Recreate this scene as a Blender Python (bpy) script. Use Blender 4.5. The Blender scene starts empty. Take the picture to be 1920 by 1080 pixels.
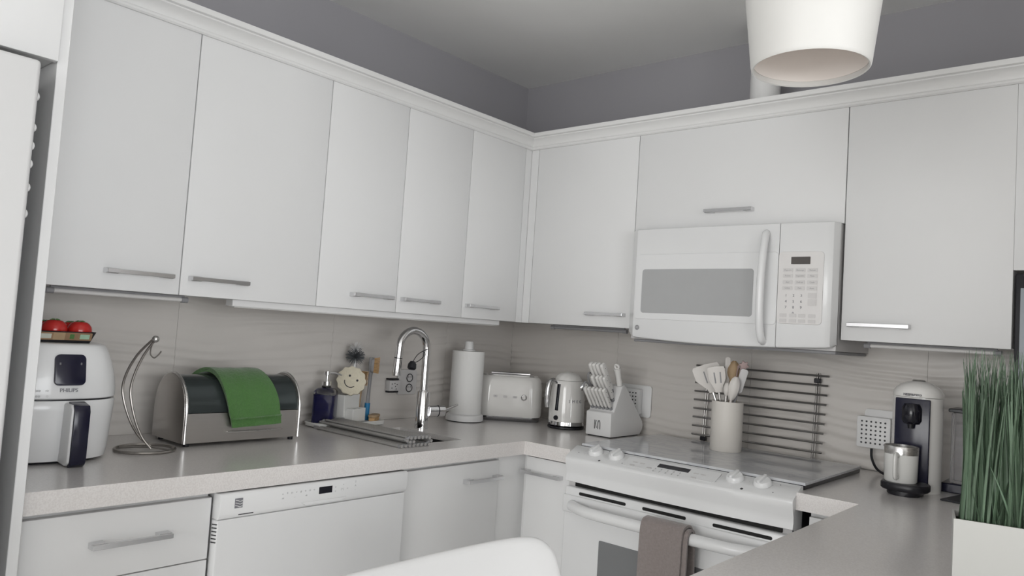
import bpy, bmesh, math, random
from mathutils import Vector, Matrix
random.seed(7)
PI = math.pi
scn = bpy.context.scene
C = scn.collection

# ------------------------------------------------------------------ camera
YAW, PITCH, ROLL, FPX = -0.71572, 0.05672, 0.06565, 1418.7
CAMPOS = Vector((2.3669, -2.7473, 1.2992))
cd = bpy.data.cameras.new('camera'); cam = bpy.data.objects.new('camera', cd); C.objects.link(cam)
fw = Vector((math.sin(YAW)*math.cos(PITCH), math.cos(YAW)*math.cos(PITCH), math.sin(PITCH)))
rt = Vector((math.cos(YAW), -math.sin(YAW), 0)); up = rt.cross(fw)
r2 = rt*math.cos(ROLL) + up*math.sin(ROLL); u2 = -rt*math.sin(ROLL) + up*math.cos(ROLL)
M = Matrix((r2, u2, -fw)).transposed().to_4x4(); M.translation = CAMPOS
cam.matrix_world = M
cd.sensor_fit = 'HORIZONTAL'; cd.sensor_width = 36.0; cd.lens = 36.0*FPX/1920.0
cd.clip_start = 0.02
scn.camera = cam

# ------------------------------------------------------------------ light, exposure
w = bpy.data.worlds.new('daylight'); scn.world = w; w.use_nodes = True
bg = w.node_tree.nodes['Background']; bg.inputs[0].default_value = (0.86, 0.93, 1.0, 1); bg.inputs[1].default_value = 1.0

def area(name, loc, rot, sx, sy, power, col):
    l = bpy.data.lights.new(name, 'AREA'); l.shape = 'RECTANGLE'; l.size = sx; l.size_y = sy
    l.energy = power; l.color = col
    o = bpy.data.objects.new(name, l); C.objects.link(o); o.location = loc; o.rotation_euler = rot
    return o
# daylight in the two windows of the room (behind / right of the camera)
area('window_daylight_side', (8.46, -3.6, 1.40), (0, PI/2, 0), 1.9, 4.6, 195, (0.98, 0.99, 1.0))
area('window_daylight_rear', (2.2, -6.96, 1.40), (PI/2, 0, 0), 3.2, 1.7, 103, (1.0, 0.99, 0.97))
vs = scn.view_settings
vs.view_transform = 'Standard'; vs.look = 'None'; vs.gamma = 1.0; vs.use_curve_mapping = False
vs.exposure = 0.01

# ------------------------------------------------------------------ materials
MATS = {}
def s2l(v):
    v = v/255.0
    return v/12.92 if v <= 0.04045 else ((v+0.055)/1.055)**2.4
def rgb(r, g, b): return (s2l(r), s2l(g), s2l(b), 1)
def mat(name, col, rough=0.5, metal=0.0, var=0.03, scale=40.0, bump=0.0, coat=0.0, trans=0.0, ior=1.45, emit=None, stretch=None, sheen=0.0, alpha=1.0):
    if name in MATS: return MATS[name]
    m = bpy.data.materials.new(name); m.use_nodes = True; MATS[name] = m
    nt = m.node_tree; b = nt.nodes['Principled BSDF']
    b.inputs['Metallic'].default_value = metal
    b.inputs['IOR'].default_value = ior
    b.inputs['Coat Weight'].default_value = coat
    b.inputs['Transmission Weight'].default_value = trans
    b.inputs['Sheen Weight'].default_value = sheen
    b.inputs['Alpha'].default_value = alpha
    tc = nt.nodes.new('ShaderNodeTexCoord'); mp = nt.nodes.new('ShaderNodeMapping')
    if stretch: mp.inputs['Scale'].default_value = stretch
    nz = nt.nodes.new('ShaderNodeTexNoise'); nz.inputs['Scale'].default_value = scale; nz.inputs['Detail'].default_value = 4
    nt.links.new(tc.outputs['Object'], mp.inputs['Vector']); nt.links.new(mp.outputs['Vector'], nz.inputs['Vector'])
    mx = nt.nodes.new('ShaderNodeMix'); mx.data_type = 'RGBA'
    mx.inputs['A'].default_value = tuple(c*(1-var) for c in col[:3])+(1,)
    mx.inputs['B'].default_value = tuple(min(1, c*(1+var)) for c in col[:3])+(1,)
    nt.links.new(nz.outputs['Fac'], mx.inputs['Factor']); nt.links.new(mx.outputs['Result'], b.inputs['Base Color'])
    mr = nt.nodes.new('ShaderNodeMapRange'); mr.inputs['To Min'].default_value = max(0, rough*0.9); mr.inputs['To Max'].default_value = min(1, rough*1.1)
    nt.links.new(nz.outputs['Fac'], mr.inputs['Value']); nt.links.new(mr.outputs['Result'], b.inputs['Roughness'])
    if bump:
        bp = nt.nodes.new('ShaderNodeBump'); bp.inputs['Strength'].default_value = bump; bp.inputs['Distance'].default_value = 0.003
        nt.links.new(nz.outputs['Fac'], bp.inputs['Height']); nt.links.new(bp.outputs['Normal'], b.inputs['Normal'])
    if emit:
        b.inputs['Emission Color'].default_value = emit[0]; b.inputs['Emission Strength'].default_value = emit[1]
    return m
def speckle(name, c1, c2, c3, rough, coat=0.0):
    m = mat(name, c1, rough, coat=coat); nt = m.node_tree; b = nt.nodes['Principled BSDF']
    tc = nt.nodes.new('ShaderNodeTexCoord')
    n1 = nt.nodes.new('ShaderNodeTexNoise'); n1.inputs['Scale'].default_value = 260; n1.inputs['Detail'].default_value = 2
    v = nt.nodes.new('ShaderNodeTexVoronoi'); v.inputs['Scale'].default_value = 180
    nt.links.new(tc.outputs['Object'], n1.inputs['Vector']); nt.links.new(tc.outputs['Object'], v.inputs['Vector'])
    r = nt.nodes.new('ShaderNodeValToRGB'); r.color_ramp.elements[0].color = c2; r.color_ramp.elements[1].color = c1
    r.color_ramp.elements[0].position = 0.38; r.color_ramp.elements[1].position = 0.6
    nt.links.new(n1.outputs['Fac'], r.inputs['Fac'])
    r2_ = nt.nodes.new('ShaderNodeValToRGB'); r2_.color_ramp.elements[0].color = (1, 1, 1, 1); r2_.color_ramp.elements[1].color = (0, 0, 0, 1)
    r2_.color_ramp.elements[0].position = 0.08; r2_.color_ramp.elements[1].position = 0.22
    nt.links.new(v.outputs['Distance'], r2_.inputs['Fac'])
    mx = nt.nodes.new('ShaderNodeMix'); mx.data_type = 'RGBA'; mx.inputs['B'].default_value = c3
    nt.links.new(r2_.outputs['Color'], mx.inputs['Factor']); nt.links.new(r.outputs['Color'], mx.inputs['A'])
    nt.links.new(mx.outputs['Result'], b.inputs['Base Color'])
    return m
def marble(name, c1, c2, rough):
    m = mat(name, c1, rough); nt = m.node_tree; b = nt.nodes['Principled BSDF']
    tc = nt.nodes.new('ShaderNodeTexCoord'); mp = nt.nodes.new('ShaderNodeMapping'); mp.inputs['Rotation'].default_value = (0, 0, 0.5); mp.inputs['Scale'].default_value = (2.2, 6, 6)
    nz = nt.nodes.new('ShaderNodeTexNoise'); nz.inputs['Scale'].default_value = 2.2; nz.inputs['Detail'].default_value = 9; nz.inputs['Distortion'].default_value = 1.3
    nt.links.new(tc.outputs['Object'], mp.inputs['Vector']); nt.links.new(mp.outputs['Vector'], nz.inputs['Vector'])
    r = nt.nodes.new('ShaderNodeValToRGB'); e = r.color_ramp.elements
    e[0].position = 0.44; e[0].color = c1; e[1].position = 0.56; e[1].color = c1
    k = e.new(0.5); k.color = c2
    nt.links.new(nz.outputs['Fac'], r.inputs['Fac']); nt.links.new(r.outputs['Color'], b.inputs['Base Color'])
    return m

W_CAB = mat('white_lacquer', (0.78, 0.783, 0.785, 1), 0.48, var=0.012, scale=6)
W_TRIM = mat('white_trim_paint', (0.77, 0.77, 0.765, 1), 0.4, var=0.015, scale=8)
W_APPL = mat('white_enamel', (0.78, 0.785, 0.79, 1), 0.22, var=0.01, scale=9, coat=0.2)
W_PLAS = mat('white_plastic', (0.78, 0.78, 0.78, 1), 0.35, var=0.015, scale=15)
W_GLOSS = mat('gloss_white_paint', (0.8, 0.79, 0.77, 1), 0.12, var=0.01, scale=9, coat=0.6)
W_CERAM = mat('white_ceramic', (0.78, 0.78, 0.76, 1), 0.18, var=0.015, scale=20, coat=0.3)
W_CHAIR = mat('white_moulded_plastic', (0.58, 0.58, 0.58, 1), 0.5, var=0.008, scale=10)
W_LAMP = mat('white_lamp_glass', (0.70, 0.695, 0.675, 1), 0.5, var=0.01, scale=10)
PAPER = mat('paper_towel', (0.84, 0.84, 0.83, 1), 0.9, var=0.02, scale=120, bump=0.25)
GREYWALL = mat('grey_wall_paint', (0.335, 0.33, 0.35, 1), 0.8, var=0.03, scale=5, bump=0.02)
ROOMWALL = mat('pale_wall_paint', (0.76, 0.75, 0.735, 1), 0.85, var=0.03, scale=5)
CEIL = mat('ceiling_paint', (0.86, 0.86, 0.85, 1), 0.9, var=0.03, scale=4, bump=0.03)
FLOOR = mat('floor_tile_grey', (0.78, 0.76, 0.735, 1), 0.4, var=0.06, scale=3)
TILE = mat('wave_tile_glaze', (0.66, 0.63, 0.60, 1), 0.3, var=0.03, scale=7)
GROUT = mat('tile_grout', (0.5, 0.48, 0.46, 1), 0.9, var=0.05, scale=60)
QUARTZ = speckle('quartz_counter', (0.77, 0.745, 0.73, 1), (0.70, 0.67, 0.655, 1), (0.81, 0.79, 0.775, 1), 0.2, coat=0.7)
QUARTZ.node_tree.nodes['Principled BSDF'].inputs['IOR'].default_value = 1.5
QUARTZ.node_tree.nodes['Principled BSDF'].inputs['Coat Roughness'].default_value = 0.3
CHROME = mat('chrome', (0.78, 0.78, 0.79, 1), 0.09, 1.0, var=0.02, scale=30)
HANDLEM = mat('satin_chrome_handle', (0.7, 0.7, 0.71, 1), 0.26, 1.0, var=0.03, scale=30)
SATIN = mat('satin_nickel', (0.62, 0.61, 0.6, 1), 0.28, 1.0, var=0.05, scale=60, stretch=(1, 1, 8))
STEEL = mat('brushed_steel', (0.5, 0.48, 0.46, 1), 0.34, 1.0, var=0.06, scale=40, stretch=(1, 0.05, 12))
WIRE = mat('antique_nickel_wire', (0.36, 0.34, 0.32, 1), 0.3, 1.0, var=0.1, scale=60)
RACKM = mat('grey_steel_rod', (0.3, 0.29, 0.28, 1), 0.35, 1.0, var=0.1, scale=60)
ROLLM = mat('grey_silicone_steel', (0.44, 0.43, 0.42, 1), 0.4, 0.5, var=0.1, scale=60)
DARKLID = mat('steel_lid_dark_reflection', (0.075, 0.09, 0.092, 1), 0.16, 0.6, var=0.15, scale=5)  # shiny steel; its reflection of the dark room is put into the colour
BLACK = mat('black_plastic', (0.012, 0.012, 0.016, 1), 0.35, var=0.1, scale=30)
BLACKG = mat('black_gloss', (0.01, 0.01, 0.016, 1), 0.1, var=0.1, scale=30)
NAVYBLK = mat('navy_black_gloss', (0.012, 0.012, 0.03, 1), 0.18, var=0.1, scale=30)
GAP = mat('dark_gap', (0.006, 0.006, 0.006, 1), 0.7, var=0.1)
GREY = mat('grey_print', (0.2, 0.2, 0.22, 1), 0.5, var=0.02)
LGREY = mat('pale_grey_print', (0.52, 0.52, 0.53, 1), 0.5, var=0.02)
PGREY = mat('pale_grey_plastic', (0.6, 0.59, 0.59, 1), 0.4, var=0.02)
BTN = mat('keypad_button', (0.66, 0.645, 0.64, 1), 0.45, var=0.02)
KEYPAD = mat('keypad_panel', (0.745, 0.73, 0.722, 1), 0.4, var=0.02)
GLASSGREY = mat('grey_oven_glass', (0.42, 0.425, 0.43, 1), 0.12, var=0.03, scale=20)
OVENGLASS = mat('dark_oven_glass', (0.20, 0.205, 0.21, 1), 0.12, var=0.03, scale=20)
GREEN = mat('green_terry', (0.075, 0.185, 0.05, 1), 0.95, var=0.25, scale=160, bump=0.8, sheen=0.4)
TAUPE = mat('taupe_terry', (0.26, 0.225, 0.215, 1), 0.95, var=0.18, scale=160, bump=0.8, sheen=0.4)
CREAM = mat('cream_ceramic', (0.68, 0.65, 0.61, 1), 0.45, var=0.02, scale=20)
SILIC = mat('ivory_silicone', (0.70, 0.67, 0.64, 1), 0.45, var=0.02, scale=20)
WOOD = mat('pale_wood', (0.42, 0.30, 0.18, 1), 0.6, var=0.2, scale=30, stretch=(1, 1, 0.15))
BRISTLE = mat('tan_bristle', (0.62, 0.40, 0.20, 1), 0.8, var=0.25, scale=120)
GBRIST = mat('grey_bristle', (0.13, 0.14, 0.15, 1), 0.6, var=0.2, scale=120)
SPONGE = mat('cream_sponge', (0.70, 0.65, 0.52, 1), 0.95, var=0.1, scale=150, bump=0.6)
BLUE = mat('blue_plastic', (0.02, 0.2, 0.42, 1), 0.4, var=0.1)
GREYH = mat('grey_rubber_handle', (0.28, 0.28, 0.29, 1), 0.5, var=0.05)
ROSE = mat('dusty_rose_silicone', (0.42, 0.31, 0.30, 1), 0.5, var=0.1, scale=40)
TOMATO = mat('tomato_skin', (0.50, 0.022, 0.018, 1), 0.22, var=0.15, scale=15, coat=0.3)
CARD = mat('kraft_print', (0.30, 0.19, 0.11, 1), 0.5, var=0.5, scale=25)
STICK = mat('white_sticker', (0.6, 0.62, 0.55, 1), 0.5, var=0.1, scale=60)
STICKG = mat('green_sticker', (0.35, 0.52, 0.38, 1), 0.5, var=0.2, scale=60)
GRASS = mat('grass_blade', (0.085, 0.135, 0.085, 1), 0.5, var=0.6, scale=14)
SOIL = mat('dark_moss', (0.02, 0.025, 0.015, 1), 0.9, var=0.3, scale=60)
PLANTER = mat('white_planter', (0.46, 0.46, 0.44, 1), 0.45, var=0.015, scale=10)
GLASS = mat('clear_glass', (0.95, 0.97, 0.97, 1), 0.02, trans=1.0, var=0.0)
TANK = mat('clear_tank_plastic', (0.8, 0.8, 0.82, 1), 0.08, trans=0.9, var=0.0, ior=1.2)
LIQ = mat('blue_soap', (0.008, 0.008, 0.11, 1), 0.1, var=0.05)
MARBLE = marble('marble_glass_cover', (0.60, 0.61, 0.63, 1), (0.52, 0.53, 0.56, 1), 0.07)
LINER = mat('lamp_interior', (0.86, 0.81, 0.77, 1), 0.6, var=0.02)
SCREEN = mat('tv_screen', (0.05, 0.075, 0.1, 1), 0.12, var=0.3, scale=2)
SINKS = mat('dark_sink_composite', (0.02, 0.02, 0.02, 1), 0.45, 0.0, var=0.1)
PAD = mat('black_mat', (0.03, 0.03, 0.035, 1), 0.6, var=0.1)
TUBE = mat('frosted_tube', (0.66, 0.65, 0.64, 1), 0.35, var=0.02)

# ------------------------------------------------------------------ mesh helpers
def nb(): return bmesh.new()
def merge(dst, src):
    me = bpy.data.meshes.new('tmp'); src.to_mesh(me); src.free(); dst.from_mesh(me); bpy.data.meshes.remove(me); return dst
def box(x0, x1, y0, y1, z0, z1, bev=0.0, seg=2, bm=None):
    t = nb(); bmesh.ops.create_cube(t, size=1)
    for v in t.verts:
        v.co = Vector(((x0+x1)/2+v.co.x*(x1-x0), (y0+y1)/2+v.co.y*(y1-y0), (z0+z1)/2+v.co.z*(z1-z0)))
    if bev: bmesh.ops.bevel(t, geom=t.edges[:], offset=bev, segments=seg, affect='EDGES', profile=0.5)
    return merge(bm, t) if bm is not None else t
def prism(pts, lo, hi, mp, bev=0.0, seg=2, bm=None):
    t = nb(); a = [t.verts.new(mp(p[0], p[1], lo)) for p in pts]; b = [t.verts.new(mp(p[0], p[1], hi)) for p in pts]
    n = len(pts); t.faces.new(a); t.faces.new(list(reversed(b)))
    for i in range(n): t.faces.new((a[i], b[i], b[(i+1) % n], a[(i+1) % n]))
    bmesh.ops.recalc_face_normals(t, faces=t.faces[:])
    if bev:
        es = [e for e in t.edges if len(e.link_faces) == 2 and e.calc_face_angle(0) > 0.5]
        bmesh.ops.bevel(t, geom=es, offset=bev, segments=seg, affect='EDGES', profile=0.5)
    return merge(bm, t) if bm is not None else t
XZ = lambda u, v, w: (u, w, v)      # polygon in x-z, extruded along y
YZ = lambda u, v, w: (w, u, v)      # polygon in y-z, extruded along x
XY = lambda u, v, w: (u, v, w)
def rrect(cx, cy, w_, h_, r, n=5):
    o = []
    for (sx, sy, a0) in ((1, 1, 0), (-1, 1, PI/2), (-1, -1, PI), (1, -1, 1.5*PI)):
        for i in range(n+1):
            a = a0+PI/2*i/n
            o.append((cx+sx*(w_/2-r)+r*math.cos(a), cy+sy*(h_/2-r)+r*math.sin(a)))
    return o
def lathe(prof, n=32, c=(0, 0, 0), bm=None, axis='z'):
    t = nb(); rings = []
    for (r, z) in prof:
        if r < 1e-6: rings.append([t.verts.new((0, 0, z))])
        else: rings.append([t.verts.new((r*math.cos(2*PI*i/n), r*math.sin(2*PI*i/n), z)) for i in range(n)])
    for a, b in zip(rings, rings[1:]):
        for i in range(n):
            j = (i+1) % n
            if len(a) == 1 and len(b) == 1: continue
            if len(a) == 1: t.faces.new((a[0], b[j], b[i]))
            elif len(b) == 1: t.faces.new((a[i], a[j], b[0]))
            else: t.faces.new((a[i], a[j], b[j], b[i]))
    if len(rings[0]) > 1: t.faces.new(list(reversed(rings[0])))
    if len(rings[-1]) > 1: t.faces.new(rings[-1])
    if axis == 'x': bmesh.ops.rotate(t, verts=t.verts[:], matrix=Matrix.Rotation(PI/2, 3, 'Y'))
    if axis == 'y': bmesh.ops.rotate(t, verts=t.verts[:], matrix=Matrix.Rotation(-PI/2, 3, 'X'))
    bmesh.ops.translate(t, verts=t.verts[:], vec=Vector(c))
    return merge(bm, t) if bm is not None else t
def shell(prof, n=32, c=(0, 0, 0), bm=None):          # open lathe, no caps (closed profile loop)
    t = nb(); rings = [[t.verts.new((r*math.cos(2*PI*i/n), r*math.sin(2*PI*i/n), z)) for i in range(n)] for r, z in prof]
    m_ = len(rings)
    for k in range(m_):
        a, b = rings[k], rings[(k+1) % m_]
        for i in range(n): t.faces.new((a[i], a[(i+1) % n], b[(i+1) % n], b[i]))
    bmesh.ops.recalc_face_normals(t, faces=t.faces[:])
    bmesh.ops.translate(t, verts=t.verts[:], vec=Vector(c))
    return merge(bm, t) if bm is not None else t
def smooth_path(P, n=6):
    P = [Vector(p) for p in P]; out = []
    for i in range(len(P)-1):
        p0 = P[max(i-1, 0)]; p1 = P[i]; p2 = P[i+1]; p3 = P[min(i+2, len(P)-1)]
        for k in range(n):
            t = k/n; out.append(0.5*((2*p1)+(-p0+p2)*t+(2*p0-5*p1+4*p2-p3)*t*t+(-p0+3*p1-3*p2+p3)*t**3))
    out.append(P[-1]); return out
def tube(path, r, n=10, closed=False, bm=None, flat=1.0):
    P = [Vector(p) for p in path]; t = nb(); L = len(P)
    R = r if isinstance(r, (list, tuple)) else [r]*L
    T = []
    for i in range(L):
        a = P[(i-1) % L] if (closed or i > 0) else P[i]; b = P[(i+1) % L] if (closed or i < L-1) else P[i]
        T.append((b-a).normalized())
    ref = Vector((0, 0, 1)) if abs(T[0].z) < 0.9 else Vector((1, 0, 0))
    N = T[0].cross(ref).normalized(); rings = []
    for i in range(L):
        if i: N = (N-T[i]*N.dot(T[i])).normalized()
        B = T[i].cross(N)
        rings.append([t.verts.new(P[i]+R[i]*(math.cos(2*PI*k/n)*N+flat*math.sin(2*PI*k/n)*B)) for k in range(n)])
    for i in range(L if closed else L-1):
        a, b = rings[i], rings[(i+1) % L]
        for k in range(n): t.faces.new((a[k], a[(k+1) % n], b[(k+1) % n], b[k]))
    if not closed:
        t.faces.new(list(reversed(rings[0]))); t.faces.new(rings[-1])
    bmesh.ops.recalc_face_normals(t, faces=t.faces[:])
    return merge(bm, t) if bm is not None else t
def loft(rings, bm=None, cap=True):
    t = nb(); R = [[t.verts.new(p) for p in r] for r in rings]; n = len(R[0])
    for a, b in zip(R, R[1:]):
        for i in range(n): t.faces.new((a[i], a[(i+1) % n], b[(i+1) % n], b[i]))
    if cap: t.faces.new(list(reversed(R[0]))); t.faces.new(R[-1])
    bmesh.ops.recalc_face_normals(t, faces=t.faces[:])
    return merge(bm, t) if bm is not None else t
def sheet(grid, th, bm=None):                 # thick sheet through a grid of points
    t = nb(); G = [[Vector(p) for p in r] for r in grid]; nr, nc = len(G), len(G[0])
    def nrm(i, j):
        a = G[min(i+1, nr-1)][j]-G[max(i-1, 0)][j]; b = G[i][min(j+1, nc-1)]-G[i][max(j-1, 0)]
        return a.cross(b).normalized()
    A = [[t.verts.new(G[i][j]+nrm(i, j)*th/2) for j in range(nc)] for i in range(nr)]
    B = [[t.verts.new(G[i][j]-nrm(i, j)*th/2) for j in range(nc)] for i in range(nr)]
    for i in range(nr-1):
        for j in range(nc-1):
            t.faces.new((A[i][j], A[i+1][j], A[i+1][j+1], A[i][j+1])); t.faces.new((B[i][j], B[i][j+1], B[i+1][j+1], B[i+1][j]))
    for i in range(nr-1):
        for j in (0, nc-1): t.faces.new((A[i][j], A[i+1][j], B[i+1][j], B[i][j]))
    for j in range(nc-1):
        for i in (0, nr-1): t.faces.new((A[i][j], A[i][j+1], B[i][j+1], B[i][j]))
    bmesh.ops.recalc_face_normals(t, faces=t.faces[:])
    return merge(bm, t) if bm is not None else t
def basis(o, right, upv):
    r = Vector(right).normalized(); u = Vector(upv).normalized(); n = r.cross(u)
    m = Matrix((r, u, n)).transposed().to_4x4(); m.translation = Vector(o); return m
def obj(name, bm, m, parent=None, smooth=40, loc=None, rot=None):
    me = bpy.data.meshes.new(name); bm.to_mesh(me); bm.free()
    me.materials.append(m)
    if smooth:
        me.polygons.foreach_set('use_smooth', [True]*len(me.polygons)); me.set_sharp_from_angle(angle=math.radians(smooth))
    o = bpy.data.objects.new(name, me); C.objects.link(o)
    if parent: o.parent = parent
    if loc: o.location = loc
    if rot: o.rotation_euler = rot
    return o
def tag(o, label, cat, group=None):
    o['label'] = label; o['category'] = cat
    if group: o['group'] = group
    return o
def thing(name, label, cat, loc=(0, 0, 0), rz=0.0, group=None):
    o = bpy.data.objects.new(name, None); C.objects.link(o); o.location = loc; o.rotation_euler = (0, 0, rz)
    o.empty_display_size = 0.05
    return tag(o, label, cat, group)
def struct(name, bm, m, parent=None, label=None):
    o = obj(name, bm, m, parent)
    if not parent: o['kind'] = 'structure'
    if label: o['label'] = label
    return o
def text(name, body, size, mtx, m, parent, ext=0.0004, align='CENTER', sx=1.0):
    c = bpy.data.curves.new('txt', 'FONT'); c.body = body; c.size = size; c.extrude = ext; c.align_x = align; c.align_y = 'CENTER'
    c.resolution_u = 2
    t = bpy.data.objects.new('txt', c); C.objects.link(t)
    dg = bpy.context.evaluated_depsgraph_get(); me = bpy.data.meshes.new_from_object(t.evaluated_get(dg))
    bpy.data.objects.remove(t); bpy.data.curves.remove(c)
    me.transform(mtx @ Matrix.Diagonal((sx, 1, 1, 1))); me.name = name; me.materials.clear(); me.materials.append(m)
    o = bpy.data.objects.new(name, me); C.objects.link(o); o.parent = parent
    return o
def copy_tree(o, parent=None):
    c = o.copy(); C.objects.link(c)
    if parent: c.parent = parent
    for ch in list(o.children): copy_tree(ch, c)
    return c

# ------------------------------------------------------------------ constants of the room
H = 0.914          # counter height
D = 0.651          # counter depth
DU = 0.3235        # upper door face
ZB, ZT = 1.338, 2.078
ZC = 2.48
XR, YF = 8.5, -7.0
PY = -2.2235       # inner face of the fridge panel

# ------------------------------------------------------------------ structure
struct('floor', box(-0.1, XR+0.1, YF-0.1, 0.1, -0.1, 0), FLOOR)
struct('ceiling', box(-0.1, XR+0.1, YF-0.1, 0.1, ZC, ZC+0.1), CEIL)
wl = struct('wall_left', box(-0.1, 0, YF, 0.1, 0, ZC), GREYWALL)
wb = struct('wall_back', box(0, XR, 0, 0.1, 0, ZC), GREYWALL)
bm = nb()
box(XR, XR+0.1, YF, 0.1, 0, 0.40, bm=bm); box(XR, XR+0.1, YF, 0.1, 2.38, ZC, bm=bm)
box(XR, XR+0.1, YF, -5.95, 0.40, 2.38, bm=bm); box(XR, XR+0.1, -1.25, 0.1, 0.40, 2.38, bm=bm)
struct('wall_right', bm, ROOMWALL)
bm = nb()
box(0, XR, YF-0.1, YF, 0, 0.45, bm=bm); box(0, XR, YF-0.1, YF, 2.25, ZC, bm=bm)
box(0, 0.55, YF-0.1, YF, 0.45, 2.25, bm=bm); box(3.85, XR, YF-0.1, YF, 0.45, 2.25, bm=bm)
struct('wall_front', bm, ROOMWALL)
struct('wall_light_block', box(2.620, 2.74, -1.12, -0.001, 0.001, ZC-0.001), mat('warm_bounce_paint', (0.66, 0.61, 0.555, 1), 0.8, var=0.03, scale=5))  # unseen wall added to shade the right-hand doors and tint them warm
def window(name, mp, a0, a1, z0, z1):
    bm = nb()
    for (p, q, r, s) in ((a0, a1, z0, z0+0.05), (a0, a1, z1-0.05, z1), (a0, a0+0.05, z0, z1), (a1-0.05, a1, z0, z1), ((a0+a1)/2-0.025, (a0+a1)/2+0.025, z0, z1)):
        prism([(p, r), (q, r), (q, s), (p, s)], 0.04, 0.09, mp, bm=bm)
    f = struct(name, bm, W_TRIM)
    struct('pane', prism([(a0+.05, z0+.05), (a1-.05, z0+.05), (a1-.05, z1-.05), (a0+.05, z1-.05)], 0.06, 0.066, mp), GLASS, f)
window('window_1', lambda u, v, w_: (XR+w_, u, v), -5.95, -1.25, 0.40, 2.38)
window('window_2', lambda u, v, w_: (u, YF-w_, v), 0.55, 3.85, 0.45, 2.25)

# wave tiles of the backsplash, each tile its own piece on the wall
def wave(u, z, ph):
    p = z/0.036 + 0.42*math.sin(2*PI*u/0.83+ph) + 0.10*math.sin(2*PI*u/0.31+1.7*ph) + 0.30*math.sin(2*PI*z/0.17+u*3)
    s = math.sin(2*PI*p)
    return 0.0025*(s+0.25*math.sin(4*PI*p)) * (0.65+0.35*math.sin(u*7+z*23))
def tile(wall, a0, a1, z0, z1, mp, ph):
    g = 0.0004; a0 += g; a1 -= g; z0 += g; z1 -= g
    nu = max(3, int((a1-a0)/0.03)); nz = max(4, int((z1-z0)/0.0045))
    t = nb(); F = [[t.verts.new(mp(a0+(a1-a0)*i/nu, z0+(z1-z0)*k/nz, 0.0096+wave(a0+(a1-a0)*i/nu, z0+(z1-z0)*k/nz, ph))) for i in range(nu+1)] for k in range(nz+1)]
    for k in range(nz):
        for i in range(nu): t.faces.new((F[k][i], F[k][i+1], F[k+1][i+1], F[k+1][i]))
    rim = [F[0][i] for i in range(nu+1)]+[F[k][nu] for k in range(1, nz+1)]+[F[nz][i] for i in range(nu-1, -1, -1)]+[F[k][0] for k in range(nz-1, 0, -1)]
    inv = []
    for v in rim:
        inv.append(v)
    back = []
    for v in inv:
        co = v.co.copy()
        if mp is ML: co.x = 0.0005
        else: co.y = -0.0005
        back.append(t.verts.new(co))
    n = len(inv)
    for i in range(n): t.faces.new((inv[i], inv[(i+1) % n], back[(i+1) % n], back[i]))
    bmesh.ops.recalc_face_normals(t, faces=t.faces[:])
    obj('tile', t, TILE, wall, smooth=60)
struct('grout', box(0.0003, 0.0052, PY, -0.009, H, 1.37), GROUT, wl); struct('grout', box(0.009, 2.615, -0.0052, -0.0003, H, 1.37), GROUT, wb)
ML = lambda a, z, h: (h, a, z)
MBK = lambda a, z, h: (a, -h, z)
ph = 0
for z0, z1 in ((H, 1.37),):
    for a0, a1 in ((-2.2235, -1.628), (-1.628, -1.037), (-1.037, -0.446), (-0.446, -0.009)):
        tile(wl, a0, a1, z0, z1, ML, 0.4)
    for a0, a1 in ((0.009, 0.604), (0.604, 1.194), (1.194, 1.784), (1.784, 2.374), (2.374, 2.615)):
        tile(wb, a0, a1, z0, z1, MBK, 1.1)

# crown mouldings along the top of the cabinets
CR = [(0, 2.066), (0.006, 2.066), (0.010, 2.070), (0.010, 2.076), (0.006, 2.080), (0.006, 2.084), (0.010, 2.094), (0.018, 2.103), (0.027, 2.108), (0.027, 2.112), (0.036, 2.114), (0.038, 2.118), (0.038, 2.129), (0, 2.129)]
def crown(name, mapf, e0, e1):
    t = nb(); A = []; B = []
    for (o, z) in CR:
        A.append(t.verts.new(mapf(o, z, e0(o)))); B.append(t.verts.new(mapf(o, z, e1(o))))
    n = len(CR)
    for i in range(n): t.faces.new((A[i], A[(i+1) % n], B[(i+1) % n], B[i]))
    t.faces.new(A); t.faces.new(list(reversed(B)))
    bmesh.ops.recalc_face_normals(t, faces=t.faces[:])
    return struct(name, t, W_TRIM)
crown('trim_1', lambda o, z, a: (DU+o, a, z), lambda o: PY, lambda o: -(DU+o))
crown('trim_2', lambda o, z, a: (a, -(DU+o), z), lambda o: DU+o, lambda o: 2.615)

# ------------------------------------------------------------------ handles, cabinets
def handle_bm(L=0.172):          # along local x, standing off along -y
    b = box(-L/2, L/2, -0.030, -0.021, -0.0055, 0.0055, 0.0008, 1)
    for s in (-1, 1):
        box(s*L/2-(0.030 if s > 0 else 0), s*L/2+(0.030 if s < 0 else 0), -0.0225, 0, -0.0068, 0.0068, 0.001, 1, bm=b)
    return b
HME = None
def handle(parent, mtx):
    b = handle_bm(); b.transform(mtx); return obj('handle', b, HANDLEM, parent, smooth=30)
def FL(x, y, z): return basis((x, y, z), (0, 1, 0), (0, 0, 1)) @ Matrix.Rotation(-PI/2, 4, 'X') @ Matrix.Identity(4)
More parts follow.
